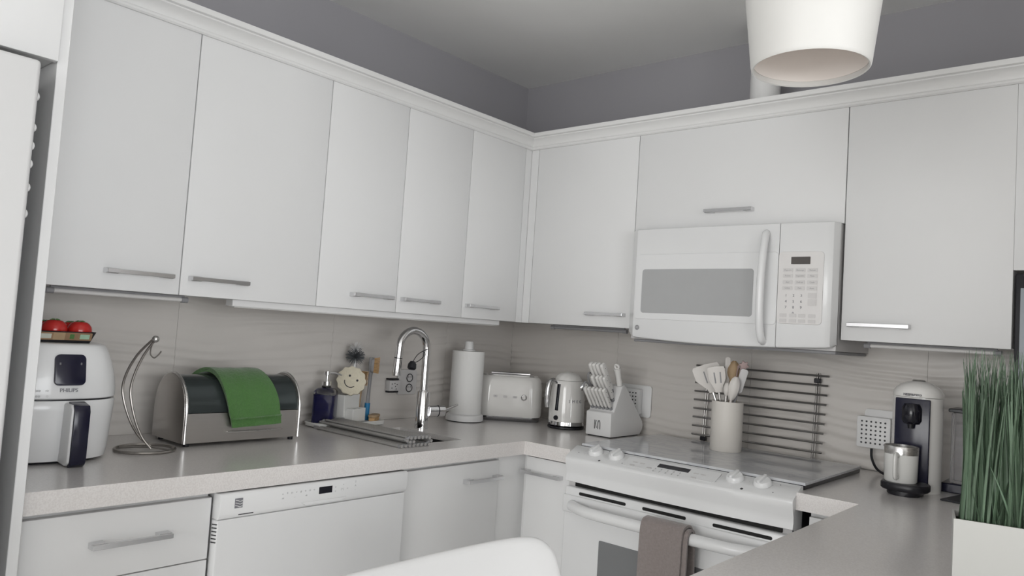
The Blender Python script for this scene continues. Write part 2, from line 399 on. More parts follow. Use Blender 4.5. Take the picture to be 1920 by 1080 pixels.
# map local (x along wall, -y outwards, z up) to world for the left wall (outwards = +x) and the back wall (outwards = -y)
def ONL(x, y, z): return Matrix(((0, -1, 0, x), (1, 0, 0, y), (0, 0, 1, z), (0, 0, 0, 1)))
def ONB(x, y, z): return Matrix(((1, 0, 0, x), (0, 1, 0, y), (0, 0, 1, z), (0, 0, 0, 1)))
G = 0.0013
def upper_L(y0, y1, doors, label):
    t = thing('upper_cabinet', label, 'cabinet')
    obj('body', box(0.011, DU-0.020, y0+0.0005, y1-0.0005, ZB+0.002, 2.10), W_CAB, t, smooth=0)
    for (a, b, h) in doors:
        d = obj('door', box(DU-0.019, DU, a+G, b-G, ZB, ZT, 0.0015, 2), W_CAB, t, smooth=30)
        handle(d, ONL(DU, h, 1.386))
    return t
upper_L(PY+0.0005, -1.339, [(PY, -1.781, -1.8945), (-1.781, -1.339, -1.6735)], 'white two-door wall cabinet beside the tall fridge panel')
upper_L(-1.339, -0.682, [(-1.339, -1.010, -1.126), (-1.010, -0.682, -0.9065)], 'white two-door wall cabinet above the soap and faucet')
t = upper_L(-0.682, -0.0105, [(-0.682, -0.362, -0.581)], 'white single-door wall cabinet above the paper towel, beside corner')
obj('filler_strip', box(DU-0.0195, DU-0.0008, -0.3615, -DU-0.0002, ZB, ZT), W_CAB, t, smooth=0)
def upper_B(x0, x1, doors, label, zb=ZB, hz=1.386, ob=0.0):
    t = thing('upper_cabinet', label, 'cabinet')
    obj('body', box(x0+0.0005, x1-0.0005, -(DU-0.020), -0.011, zb+0.002, 2.10), W_CAB, t, smooth=0)
    for (a, b, h) in doors:
        d = obj('door', box(a+G, b-G, -DU, -(DU-0.019), zb, ZT, 0.0015, 2), W_CAB, t, smooth=30)
        if h is not None: handle(d, ONB(h, -DU, hz))
    return t
t = upper_B(DU+0.0005, 0.851, [(0.362, 0.851, 0.746)], 'white single-door wall cabinet left of the microwave, above knife block')
obj('filler_strip', box(DU-0.0006, 0.3615, -(DU-0.0008), -(DU-0.0195), ZB, ZT), W_CAB, t, smooth=0)
upper_B(0.851, 1.607, [(0.851, 1.607, 1.2275)], 'short wide white wall cabinet directly above the microwave', zb=1.700, hz=1.760)
upper_B(1.607, 2.050, [(1.607, 2.0508, 1.7175)], 'white single-door wall cabinet right of the microwave, above coffee machine')
upper_B(2.050, 2.615, [(2.0484, 2.615, None)], 'short white wall cabinet above the dark screen at right', zb=1.552)

# under-cabinet lights (off)
def strip_tube(name, label, p, q, zz, m, capm):
    t = thing(name, label, 'light')
    P, Q = Vector(p), Vector(q); d = (Q-P).normalized()
    obj('tube', tube([P+d*0.016, Q-d*0.016], 0.006, 10), m, t)
    obj('end_cap', tube([P, P+d*0.018], 0.0085, 10), capm, t); obj('end_cap', tube([Q-d*0.018, Q], 0.0085, 10), capm, t)
    side = Vector((d.y, -d.x, 0))*0.006
    obj('mount', tube([P+d*0.01+Vector((0, 0, 0.0095)), Q-d*0.01+Vector((0, 0, 0.0095))], 0.0045, 6), capm, t)
strip_tube('tube_light', 'slim tube light under wall cabinet beside fridge panel', (0.27, -2.09, 1.326), (0.27, -1.73, 1.326), 0, TUBE, GREYH)
strip_tube('tube_light', 'slim dark tube light under wall cabinet left of microwave', (0.42, -0.24, 1.326), (0.79, -0.24, 1.326), 0, GREYH, GREYH)
strip_tube('tube_light', 'slim tube light under wall cabinet above coffee machine', (1.66, -0.26, 1.326), (2.02, -0.26, 1.326), 0, TUBE, GREYH)
t = thing('strip_light', 'long flat white strip light under cabinets above the sink', 'light')
obj('housing', box(0.262, 0.302, -1.61, -0.436, 1.318, 1.3395, 0.002, 1), W_PLAS, t)
obj('diffuser', box(0.27, 0.295, -1.60, -0.446, 1.3155, 1.319), TUBE, t)

# ------------------------------------------------------------------ fridge corner
tp = tag(obj('tall_end_panel', box(0.0105, 0.700, PY-0.020, PY-0.0005, 0, 2.20, 0.001, 1), W_CAB, smooth=0), 'tall narrow white panel between the fridge and wall cabinets', 'panel')
t = thing('upper_cabinet', 'white cabinet over the fridge, cut by top left corner', 'cabinet')
obj('body', box(0.011, 0.690, -3.20, PY-0.021, 1.775, 2.20), W_CAB, t, smooth=0)
d = obj('door', box(0.691, 0.710, -2.70, PY-0.0215, 1.770, 2.195, 0.0015, 2), W_CAB, t, smooth=30)
d = obj('door', box(0.691, 0.710, -3.19, -2.7025, 1.770, 2.195, 0.0015, 2), W_CAB, t, smooth=30)
W_FRIDGE = mat('white_fridge_enamel', (0.68, 0.68, 0.68, 1), 0.5, var=0.01, scale=9)
t = thing('refrigerator', 'white refrigerator at the left edge of the picture', 'refrigerator')
obj('body', box(0.06, 0.69, -3.18, -2.292, 0.03, 1.735, 0.004, 2), W_FRIDGE, t)
d = obj('door', box(0.70, 0.765, -3.18, -2.288, 0.62, 1.748, 0.008, 3), W_FRIDGE, t)
obj('handle', tube(smooth_path([(0.765, -3.10, 0.75), (0.80, -3.10, 0.80), (0.80, -3.10, 1.5), (0.765, -3.10, 1.55)]), 0.012, 8), W_FRIDGE, d)
for z in (1.685, 1.625, 1.59, 1.555, 1.51, 1.46):
    obj('edge_clip', lathe([(0, -0.005), (0.009, -0.004), (0.011, 0), (0.009, 0.004), (0, 0.005)], 12, (0.735, -2.2885, z), axis='x'), W_PLAS, d)
d = obj('freezer_drawer', box(0.70, 0.765, -3.18, -2.288, 0.05, 0.61, 0.008, 3), W_FRIDGE, t)
obj('handle', tube(smooth_path([(0.765, -3.0, 0.54), (0.80, -2.97, 0.54), (0.80, -2.5, 0.54), (0.765, -2.47, 0.54)]), 0.012, 8), W_FRIDGE, d)

# ------------------------------------------------------------------ base cabinets
BX = 0.630        # base door face
def base_body(t, x0, x1, y0, y1): obj('body', box(x0, x1, y0, y1, 0.10, 0.864), W_CAB, t, smooth=0)
t = thing('base_cabinet', 'white drawer cabinet under counter left of the dishwasher', 'cabinet')
obj('body', box(0.011, BX-0.02, PY, -1.800, 0.10, 0.864), W_CAB, t, smooth=0)
obj('toe_kick', box(0.02, BX-0.08, PY, -1.800, 0, 0.10), W_CAB, t, smooth=0)
d = obj('drawer', box(BX-0.019, BX, PY+0.002, -1.800, 0.7065, 0.852, 0.0015, 2), W_CAB, t, smooth=30)
handle(d, ONL(BX, -1.987, 0.783))
for z0, z1 in ((0.43, 0.7040), (0.11, 0.4275)):
    d = obj('drawer', box(BX-0.019, BX, PY+0.002, -1.800, z0, z1, 0.0015, 2), W_CAB, t, smooth=30); handle(d, ONL(BX, -1.987, z1-0.07))
t = thing('base_cabinet', 'white sink base cabinet with one door right of dishwasher', 'cabinet')
bm = nb(); box(0.011, BX-0.02, -1.198, -0.755, 0.10, 0.66, bm=bm); box(BX-0.045, BX-0.02, -1.198, -0.755, 0.66, 0.864, bm=bm)
obj('body', bm, W_CAB, t, smooth=0)
obj('toe_kick', box(0.02, BX-0.08, -1.198, -0.755, 0, 0.10), W_CAB, t, smooth=0)
d = obj('door', box(BX-0.019, BX, -1.1955, -0.757, 0.11, 0.853, 0.0015, 2), W_CAB, t, smooth=30)
handle(d, ONL(BX, -0.845, 0.798))
t = thing('base_cabinet', 'white corner base cabinet with narrow door left of the stove', 'cabinet')
obj('body', box(0.011, 0.847, -(BX-0.02), -0.011, 0.10, 0.864), W_CAB, t, smooth=0)
obj('filler_strip', box(BX-0.045, BX-0.004, -0.7545, -(BX-0.02), 0.10, 0.864, 0.001, 1), W_CAB, t, smooth=0)
obj('toe_kick', box(0.02, 0.847, -(BX-0.08), -0.02, 0, 0.10), W_CAB, t, smooth=0)
d = obj('door', box(0.650, 0.845, -BX, -(BX-0.019), 0.11, 0.860, 0.0015, 2), W_CAB, t, smooth=30)
handle(d, ONB(0.728, -BX, 0.809))
t = thing('base_cabinet', 'white base cabinet between the stove and peninsula', 'cabinet')
obj('body', box(1.640, 1.80, -(BX-0.02), -0.011, 0.10, 0.864), W_CAB, t, smooth=0)
obj('door', box(1.642, 1.79, -BX, -(BX-0.019), 0.11, 0.852, 0.0015, 2), W_CAB, t, smooth=30)
t = thing('base_cabinet', 'white peninsula base cabinet under the near counter', 'cabinet')
obj('body', box(1.815, 2.36, -1.66, -0.011, 0.10, 0.864), W_CAB, t, smooth=0)
for a, b in ((-1.655, -1.16), (-1.155, -0.66)): obj('door', box(1.797, 1.814, a, b, 0.11, 0.852, 0.0015, 2), W_CAB, t, smooth=30)

# ------------------------------------------------------------------ worktops
SX0, SX1, SY0, SY1 = 0.205, 0.530, -1.150, -0.845       # sink cut-out
TH = 0.047
bm = nb(); z0, z1 = H-TH, H
for (a, b, c_, d_) in ((0.0102, D, PY, SY0), (0.0102, SX0, SY0, SY1), (SX1, D, SY0, SY1), (0.0102, D, SY1, -0.0102), (D, 0.8505, -D, -0.0102), (0.8505, 1.612, -0.086, -0.0102)):
    box(a, b, c_, d_, z0, z1, bm=bm)
tag(obj('countertop', bm, QUARTZ, smooth=0), 'beige quartz L-shaped countertop with sink cut-out along left wall', 'countertop')
bm = nb()
box(1.612, 2.615, -0.650, -0.0102, z0, z1, bm=bm); box(1.773, 2.50, -1.72, -0.650, z0, z1, bm=bm)
tag(obj('peninsula_countertop', bm, QUARTZ, smooth=0), 'beige quartz peninsula countertop under coffee machine and planter', 'countertop')
t = thing('sink', 'dark undermount sink half covered by the rolled rack', 'sink')
bm = nb(); zt = H-TH-0.0005; zr = H-0.017; e = 0.0004
box(SX0+e, SX0+0.003, SY0+e, SY1-e, zt-0.18, zr, bm=bm); box(SX1-0.003, SX1-e, SY0+e, SY1-e, zt-0.18, zr, bm=bm)
box(SX0+e, SX1-e, SY0+e, SY0+0.003, zt-0.18, zr, bm=bm); box(SX0+e, SX1-e, SY1-0.003, SY1-e, zt-0.18, zr, bm=bm); box(SX0+e, SX1-e, SY0+e, SY1-e, zt-0.19, zt-0.18, bm=bm)
obj('basin', bm, SINKS, t, smooth=0)
obj('drain', lathe([(0, zt-0.18), (0.03, zt-0.18), (0.04, zt-0.176), (0.042, zt-0.179)], 20, ((SX0+SX1)/2, (SY0+SY1)/2, 0)), CHROME, t)

# ------------------------------------------------------------------ dishwasher
t = thing('dishwasher', 'white built-in dishwasher between drawer cabinet and sink cabinet', 'dishwasher')
DX = 0.655; DY0, DY1 = -1.7955, -1.2035
obj('body', box(0.03, DX-0.03, DY0+0.005, DY1-0.005, 0.10, 0.858), W_APPL, t, smooth=0)
obj('toe_kick', box(0.03, DX-0.10, DY0+0.005, DY1-0.005, 0, 0.10), BLACK, t, smooth=0)
d = obj('door', prism(rrect((DY0+DY1)/2, (0.115+0.800)/2, DY1-DY0, 0.800-0.115, 0.004), DX-0.028, DX, YZ, 0.003), W_APPL, t)
for k in range(6):
    obj('vent_slot', prism([(0.6325, 0.744+k*0.0085), (0.654, 0.747+k*0.0085), (0.654, 0.750+k*0.0085), (0.6325, 0.747+k*0.0085)], DY0-0.0004, DY0+0.002, XZ), BLACK, d, smooth=0)
prof = [(DX-0.028, 0.801), (DX-0.002, 0.801), (DX+0.004, 0.806), (DX+0.008, 0.815), (DX+0.008, 0.858), (DX+0.004, 0.8635), (DX-0.028, 0.8635)]
cp = obj('control_panel', prism(prof, DY0, DY1, XZ, 0.002), W_APPL, t)
fm = lambda y, z: basis((DX+0.0083, y, z), (0, 1, 0), (0, 0, 1))
obj('display', box(DX+0.0075, DX+0.0086, -1.516, -1.474, 0.8325, 0.8505), BLACKG, cp, smooth=0)
obj('logo_plate', box(DX+0.0075, DX+0.0084, -1.758, -1.737, 0.8265, 0.850), GREY, cp, smooth=0)
bm = nb()
for k in range(3): tube(smooth_path([(DX+0.0086, -1.7565, 0.846-0.0065*k), (DX+0.0086, -1.750, 0.8445-0.0065*k), (DX+0.0086, -1.744, 0.842-0.0065*k), (DX+0.0086, -1.738, 0.844-0.0065*k)], 3), 0.0008, 6, bm=bm)
o = obj('logo_stripes', bm, W_APPL, cp); o['kind'] = 'stuff'
obj('badge', box(DX+0.0055, DX+0.0066, -1.745, -1.705, 0.8085, 0.8105), BLACK, cp, smooth=0)
for k in range(8):
    text('symbol', 'o8Hx#oHo'[k], 0.0075, fm(-1.626+k*0.0135, 0.8455+(k % 2)*0.001), LGREY, cp)
for k, s in enumerate(('HI', '- -', 'ok')): text('symbol', s, 0.006, fm(-1.625+k*0.035, 0.834), LGREY, cp)
for (y, z, s) in ((-1.463, 0.846, 'o'), (-1.463, 0.835, 'o'), (-1.437, 0.848, '^'), (-1.44, 0.838, '(+)'), (-1.423, 0.838, 'x'), (-1.396, 0.852, 'T'), (-1.396, 0.842, 'A'), (-1.396, 0.832, '-')):
    text('symbol', s, 0.008, fm(y, z), LGREY, cp)
obj('pocket_grip', prism([(-1.570, 0.8165), (-1.555, 0.8075), (-1.440, 0.8075), (-1.425, 0.8165)], DX+0.001, DX+0.0105, YZ, 0.002), W_APPL, cp)

# ------------------------------------------------------------------ range
RX0, RX1 = 0.8535, 1.609; XCN = (RX0+RX1)/2; HW = (RX1-RX0)/2
t = thing('range', 'white slide-in electric range between the base cabinets', 'stove')
obj('body', box(RX0+0.002, RX1-0.002, -0.60, -0.088, 0.06, 0.9135), W_APPL, t, smooth=0)
obj('side_panel', box(RX1-0.002, RX1-0.0005, -0.655, -0.09, 0.06, 0.862), BLACK, t, smooth=0)
def bow(x): return 1-((x-XCN)/HW)**2
prof = [(-0.60, 0.917, 0), (-0.60, 0.925, 0), (-0.612, 0.926, 0), (-0.668, 0.8975, .022), (-0.673, 0.8935, .022), (-0.675, 0.888, .022), (-0.671, 0.868, .020), (-0.664, 0.848, .016), (-0.663, 0.832, .016), (-0.667, 0.8155, .018), (-0.655, 0.812, .012), (-0.60, 0.812, 0)]
rings = []
for k in range(25):
    x = RX0-0.003+(RX1-RX0+0.006)*k/24
    rings.append([(x, y-b*bow(x), z) for (y, z, b) in prof])
obj('cooktop', box(0.8575, 1.6145, -0.598, -0.096, 0.9142, 0.9262, 0.001, 1), BLACKG, t)
cp = obj('control_panel', loft(rings), W_APPL, t, smooth=35)
SL = Vector((0, -0.067, -0.0285)).normalized(); SN = Vector((0, -0.0285, 0.067)).normalized()
def onslope(x, f): # f 0 = back edge .. 1 = lip
    return Vector((x, -0.612-f*(0.056+0.022*bow(x)), 0.926-f*0.0285))
def sm(x, f): return basis(onslope(x, f)+SN*0.0003, (1, 0, 0), -SL)
for x in (0.944, 1.026, 1.430, 1.511):
    kb = lathe([(0, 0), (0.026, 0), (0.026, 0.003), (0.0235, 0.011), (0.021, 0.0135), (0, 0.0135)], 28); box(-0.0045, 0.0045, -0.021, 0.021, 0.010, 0.021, 0.002, 2, bm=kb)
    kb.transform(sm(x, 0.34) @ Matrix.Rotation(-0.15, 4, 'Z')); k_ = obj('knob', kb, W_APPL, cp)
for x, f, r in ((0.985, 0.90, 0.004), (1.468, 0.92, 0.0045), (0.985, .05, 0.002), (1.068, 0.75, 0.002), (0.885, 0.6, .002), (1.558, 0.2, .002), (1.385, .75, .002), (1.552, .8, .002)):
    b = lathe([(0, 0), (r, 0), (r*0.8, 0.001), (0, 0.001)], 10); b.transform(sm(x, f)); obj('indicator', b, BLACK if r > .003 else GREY, cp)
def slab(name, x, f, w_, h_, th, m, r=0.002):
    b = prism(rrect(0, 0, w_, h_, r), 0, th, XY); b.transform(sm(x, f)); return obj(name, b, m, cp, smooth=0)
slab('touch_panel', 1.228, 0.50, 0.315, 0.056, 0.0012, W_APPL, 0.008)
b = prism(rrect(0, 0, 0.106, 0.020, 0.001), 0, 0.0022, XY); b.transform(sm(1.238, 0.42)); obj('display', b, BLACKG, cp, smooth=0)
rowsx = [(1.105, .25), (1.130, .25), (1.105, .50), (1.132, .50), (1.105, .75), (1.165, .72), (1.315, .22), (1.338, .22), (1.315, .5), (1.338, .5), (1.318, .8)]
for x, f in rowsx:
    b = prism(rrect(0, 0, 0.017, 0.0065, 0.003), 0, 0.0019, XY); b.transform(sm(x, f)); obj('button', b, PGREY, cp, smooth=0)
for k in range(10):
    x = 1.186+(k % 5)*0.021; text('digit', '1234567890'[k], 0.010, sm(x, 0.68 if k < 5 else 0.86) @ Matrix.Translation((0, 0, 0.0014)), LGREY, cp)
for x in (0.938, 1.020, 1.425, 1.506):
    for k in range(7):
        a = -2.2+k*0.62; text('mark', '123456H'[k], 0.0055, sm(x, 0.34) @ Matrix.Translation((0.033*math.sin(a), 0.033*math.cos(a), 0)), LGREY, cp, ext=0.0002)
obj('vent_gap', box(RX0+0.03, RX1-0.03, -0.655, -0.605, 0.7995, 0.8125), GAP, t, smooth=0)
obj('vent_frame', box(RX0, RX1, -0.648, -0.60, 0.7965, 0.814), PGREY, t, smooth=0)
d = obj('oven_door', box(RX0+0.001, RX1-0.001, -0.672, -0.602, 0.20, 0.798, 0.006, 3), W_APPL, t)
for a, b_ in ((0.913, 1.092), (1.152, 1.300), (1.385, 1.560)):
    obj('vent_slot', prism(rrect((a+b_)/2, 0.7815, b_-a, 0.010, 0.0045), -0.6728, -0.66, XZ), GAP, d, smooth=0)
obj('upper_rail', box(RX0-0.001, RX1+0.001, -0.680, -0.668, 0.715, 0.772, 0.005, 3), W_APPL, d)
obj('window', prism(rrect(XCN, 0.485, 0.46, 0.33, 0.004), -0.6738, -0.67, XZ), OVENGLASS, d, smooth=0)
hp = []
for k in range(15):
    x = 0.895+(1.567-0.895)*k/14; e = min(k, 14-k); hp.append((x, -0.684-0.042*min(1, (e/2.2))**0.6-0.010*bow(x), 0.742))
obj('handle', tube(hp, 0.0175, 14), W_APPL, d)
obj('storage_drawer', box(RX0+0.002, RX1-0.002, -0.668, -0.602, 0.07, 0.195, 0.006, 2), W_APPL, t)
tag(obj('stove_cover', box(0.862, 1.618, -0.602, -0.094, 0.9265, 0.9345, 0.001, 1), MARBLE, smooth=0), 'pale marble-patterned glass cover lying over the stove top', 'stove cover')

# towel over the oven handle
def drape_yz(path, x0, x1, nx, shear, wob):
    P = smooth_path([(0, p[0], p[1]) for p in path], 5); g = []
    for i, p in enumerate(P):
        f = i/(len(P)-1); row = []
        for j in range(nx):
            u = j/(nx-1); x = x0+(x1-x0)*u+shear*f
            row.append((x, p.y+wob*f*math.sin(u*9+f*3)*0.6, p.z))
        g.append(row)
    return g
HY = -0.7355
path = [(HY+0.031, 0.60), (HY+0.026, 0.66), (HY+0.0225, 0.72), (HY+0.021, 0.745), (HY+0.013, 0.7625), (HY-0.002, 0.7665), (HY-0.017, 0.760), (HY-0.0225, 0.742), (HY-0.024, 0.70), (HY-0.025, 0.62), (HY-0.026, 0.50), (HY-0.026, 0.38)]
tw = thing('hand_towel', 'taupe terry towel hanging over the oven door handle', 'towel')
g = drape_yz(path, 1.208, 1.352, 12, 0.004, 0.005)
obj('cloth', sheet(g, 0.007), TAUPE, tw)
path2 = [(HY+0.038, 0.50), (HY+0.034, 0.66), (HY+0.0315, 0.72), (HY+0.030, 0.746), (HY+0.018, 0.7715), (HY-0.003, 0.776), (HY-0.023, 0.769), (HY-0.0305, 0.744), (HY-0.032, 0.70), (HY-0.033, 0.62), (HY-0.034, 0.50), (HY-0.034, 0.40)]
g = drape_yz(path2, 1.206, 1.344, 12, -0.004, 0.006)
obj('folded_layer', sheet(g, 0.007), TAUPE, tw)

# ------------------------------------------------------------------ microwave
t = thing('microwave', 'white over-the-range microwave under the short wall cabinet', 'microwave')
MX0, MX1, MY = 0.868, 1.6045, -0.345
obj('body', box(MX0+0.006, MX1-0.003, MY, -0.0105, 1.302, 1.6975), PGREY, t, smooth=0)
obj('bottom_pan', box(MX0+0.012, MX1-0.006, MY+0.01, -0.02, 1.2915, 1.3015, 0.002, 1), GREYH, t)
XS = 1.4315
def bottom(x): 
    f = (x-MX0)/(MX1-MX0); return 1.3105-0.014*math.sin(PI*min(1, f*0.92+0.06))
def fpoly(a, b, zt_):
    n = 12; return [(a+(b-a)*k/n, bottom(a+(b-a)*k/n)) for k in range(n+1)]+[(b, zt_), (a, zt_)]
def front(a, b, rl, rr):
    # bowed slab with rounded outer ends
    rings = []; n = 16
    for k in range(n+1):
        x = a+(b-a)*k/n
        e = 0
        if rl: e = max(e, max(0, 1-(x-a)/0.028))
        if rr: e = max(e, max(0, 1-(b-x)/0.028))
        y = -0.383-0.010*(1-((x-1.236)/0.37)**2)+0.030*(1-math.sqrt(max(0, 1-e*e)))
        zb_ = bottom(x)+0.012*(1-math.sqrt(max(0, 1-e*e))); zt_ = 1.6985
        rings.append([(x, MY-0.0005, zb_), (x, y+0.012, zb_), (x, y+0.004, zb_+0.003), (x, y, zb_+0.010), (x, y, zt_-0.006), (x, y+0.002, zt_-0.002), (x, y+0.006, zt_), (x, MY-0.0005, zt_)])
    return loft(rings)
def fy(x): return -0.383-0.010*(1-((x-1.236)/0.37)**2)
def curved(a, b, z0, z1, r, off, th):
    # rounded panel following the bow: grid of columns
    rings = []; q_ = [r*(1-math.cos(PI/2*k/6)) for k in range(7)]
    for x in [a+v for v in q_]+[a+r+(b-a-2*r)*k/16 for k in range(1, 16)]+[b-v for v in reversed(q_)]:
        e = min(x-a, b-x); dz = 0
        if r > 0 and e < r: dz = r-math.sqrt(max(0, r*r-(r-e)**2))
        y = fy(x)
        rings.append([(x, y+0.002, z0+dz), (x, y-off, z0+dz), (x, y-off-th, z0+dz+0.001), (x, y-off-th, z1-dz-0.001), (x, y-off, z1-dz), (x, y+0.002, z1-dz)])
    return loft(rings)
d = obj('door', front(MX0, XS-0.001, True, False), W_APPL, t, smooth=35)
p = obj('door_frame', curved(0.909, XS-0.0012, 1.3735, 1.606, 0.012, 0.0, 0.0018), W_APPL, d, smooth=35)
obj('window', curved(0.934, 1.352, 1.396, 1.552, 0.010, 0.0018, 0.0008), GLASSGREY, d, smooth=35)
hb = tube(smooth_path([(1.387, fy(1.387)+0.004, 1.668), (1.391, fy(1.39)-0.016, 1.655), (1.393, fy(1.39)-0.034, 1.60), (1.392, fy(1.39)-0.042, 1.50), (1.391, fy(1.39)-0.036, 1.39), (1.391, fy(1.39)-0.018, 1.332), (1.391, fy(1.39)+0.004, 1.318)], 6), 0.0125, 12)
obj('handle', hb, W_APPL, d)
lg = obj('badge', lathe([(0, 0), (0.0088, 0), (0.0088, 0.002), (0.007, 0.003), (0, 0.003)], 24, (0.9225, fy(0.9225)-0.0002, 1.342), axis='y').copy() if False else (lambda b: (b.transform(basis((0.9225, fy(0.9225), 1.342), (1, 0, 0), (0, 0, 1))), b)[1])(lathe([(0, 0), (0.0088, 0), (0.0088, 0.002), (0.007, 0.003), (0, 0.003)], 24)), GREYH, d)
text('badge_letters', 'GE', 0.010, basis((0.9225, fy(0.9225)-0.0034, 1.342), (1, 0, 0), (0, 0, 1)), CHROME, lg)
cpn = obj('control_panel', front(XS+0.001, MX1, False, True), W_APPL, t, smooth=35)
kp = obj('keypad', curved(XS+0.0012, 1.570, 1.3785, 1.606, 0.012, 0.0, 0.003), KEYPAD, cpn, smooth=35)
fk = lambda x, z: basis((x, fy(x)-0.0033, z), (1, 0, 0), (0, 0, 1))
obj('display', box(1.471, 1.530, fy(1.5)-0.0045, fy(1.5), 1.566, 1.589, 0.0008, 1), mat('lcd_brown', (0.09, 0.08, 0.075, 1), 0.25), kp, smooth=0)
btn = None
def button(x, z, w_=0.031, h_=0.0125):
    b = prism(rrect(0, 0, w_, h_, 0.002, 2), 0, 0.0006, XY); b.transform(fk(x, z)); return obj('button', b, BTN, kp, smooth=0)
rowz = (1.547, 1.529, 1.509, 1.4905); cols = (1.463, 1.501, 1.538)
words = [('Popcorn', 'Beverage', 'Reheat'), ('Potato', 'Vegetable', 'Pizza'), ('Add', 'Defrost', 'Cook'), ('Soften', 'Melt', 'Auto')]
for r_, z in enumerate(rowz):
    for c_, x in enumerate(cols):
        b = button(x, z); text('word', words[r_][c_], 0.0065, fk(x, z) @ Matrix.Translation((0, 0, 0.0004)), GREYH, kp, ext=0.0003)
for k in range(9): text('digit', str(k+1), 0.012, fk(1.460+(k % 3)*0.0235, 1.467-(k//3)*0.0185), GREY, kp)
text('digit', '0', 0.012, fk(1.4835, 1.4115), GREY, kp)
for z, h_ in ((1.468, 0.016), (1.447, 0.020)): button(1.540, z, 0.026, h_)
for z in (1.405, 1.388):
    for x in (1.453, 1.4835, 1.511, 1.541): button(x, z, 0.022, 0.011)

# ------------------------------------------------------------------ air fryer
t = thing('air_fryer', 'white air fryer with black display and handle by fridge panel', 'air fryer', (0.258, -2.059, H), 0.0)
def se(a, b, z, n=40, e=2.7, cx=0):
    o = []
    for i in range(n):
        th = 2*PI*i/n; c_, s_ = math.cos(th), math.sin(th)
        o.append((cx+a*math.copysign(abs(c_)**(2/e), c_), b*math.copysign(abs(s_)**(2/e), s_), z))
    return o
up_p = [(0.136, 0.140, 0.1545), (0.1385, 0.1425, 0.157), (0.138, 0.142, 0.18), (0.1355, 0.137, 0.21), (0.131, 0.129, 0.24), (0.1255, 0.119, 0.266), (0.121, 0.112, 0.2785), (0.116, 0.106, 0.283), (0.105, 0.098, 0.2845)]
obj('upper_body', loft([se(a, b, z) for a, b, z in up_p]), W_APPL, t)
obj('seam', loft([se(0.133, 0.134, 0.149), se(0.133, 0.134, 0.156)]), BLACK, t)
lo_p = [(0.124, 0.126, 0.006), (0.129, 0.131, 0.008), (0.133, 0.135, 0.03), (0.136, 0.138, 0.08), (0.1385, 0.1415, 0.125), (0.139, 0.1425, 0.147), (0.137, 0.141, 0.1505)]
lo = obj('lower_body', loft([se(a, b, z) for a, b, z in lo_p]), W_APPL, t)
obj('base_ring', loft([se(0.112, 0.113, 0.0), se(0.114, 0.115, 0.007)]), BLACK, t)
# basket front with handle
obj('basket_front', loft([[(0.100+0.0285+z*0.075+0.004*math.cos(y*9), y*1.0, z) for y, z in rrect(0.0, 0.079, 0.178, 0.136, 0.008)], [(0.1335+z*0.062, y, z) for y, z in rrect(0.0, 0.079, 0.178, 0.136, 0.008)]]), W_APPL, t) if False else None
hm = obj('handle', prism([(0.118, 0.006), (0.170, 0.002), (0.186, 0.012), (0.188, 0.135), (0.180, 0.146), (0.13, 0.146)], -0.006, 0.022, lambda u, v, w_: (u, w_, v), 0.004), W_PLAS, t)
obj('grip', prism([(0.176, -0.001), (0.187, 0.006), (0.1925, 0.020), (0.1935, 0.130), (0.188, 0.144), (0.150, 0.151), (0.150, 0.146), (0.180, 0.140), (0.184, 0.125), (0.183, 0.016), (0.172, 0.004)], -0.001, 0.034, lambda u, v, w_: (u, w_, v), 0.002), NAVYBLK, hm)
# display and print on the upper front
tl = math.atan2(0.010, 0.06)
mdisp = basis((0.1352, 0.001, 0.2240), (0, 1, 0), (-0.18, 0, 1))
b = prism(rrect(0, 0, 0.068, 0.074, 0.012), -0.008, 0.003, XY, 0.001); b.transform(mdisp); dsp = obj('display', b, NAVYBLK, t)
for x, z in ((-0.023, 0.014), (0.023, 0.014)): text('icon', '8', 0.008, mdisp @ Matrix.Translation((x, z, 0.0032)), GREYH, dsp, ext=0.0002)
mf = lambda y, z: basis((0.1396-0.0003*abs(y)*100*0.1, y, z), (0, 1, 0), (-0.03, 0, 1))
text('wordmark', 'PHILIPS', 0.0125, mf(0.001, 0.176), GREY, t, ext=0.0006)
for y, z in ((-0.063, 0.176), (-0.046, 0.176), (-0.063, 0.163), (-0.046, 0.163)):
    text('icon', 'oo', 0.010, basis((0.1345, y, z), (0.35, 1, 0), (-0.03, 0, 1)), LGREY, t, ext=0.001)

# tomatoes in a tray on the air fryer
t = thing('tomato_tray', 'low brown printed plastic tray of tomatoes on air fryer', 'food tray', (0.262, -2.085, H+0.2848))
def ringr(w_, h_, z, r=0.012): return [(x, y, z) for x, y in rrect(0, 0, w_, h_, r)]
obj('tray', loft([ringr(0.112, 0.19, 0), ringr(0.132, 0.21, 0.028), ringr(0.128, 0.206, 0.028), ringr(0.108, 0.186, 0.003)]), BLACK, t)
def facep(y, z, w_, h_, m, nm):
    b = prism(rrect(0, 0, w_, h_, 0.002, 2), 0, 0.0008, XY); b.transform(basis((0.0562+0.36*z, y, z), (0, 1, 0), (0.36, 0, 1))); return obj(nm, b, m, t, smooth=0)
facep(0.0, 0.016, 0.186, 0.020, CARD, 'printed_band')
for y, m, w_ in ((-0.012, STICK, 0.026), (0.076, STICKG, 0.022), (0.018, WOOD, 0.026), (0.047, GREEN, 0.010)):
    b = prism(rrect(0, 0, w_, 0.012 if m is not WOOD else 0.019, 0.001, 2), 0.0008, 0.0016, XY); b.transform(basis((0.0562+0.36*0.016, y, 0.016), (0, 1, 0), (0.36, 0, 1))); obj('sticker', b, m, t, smooth=0)
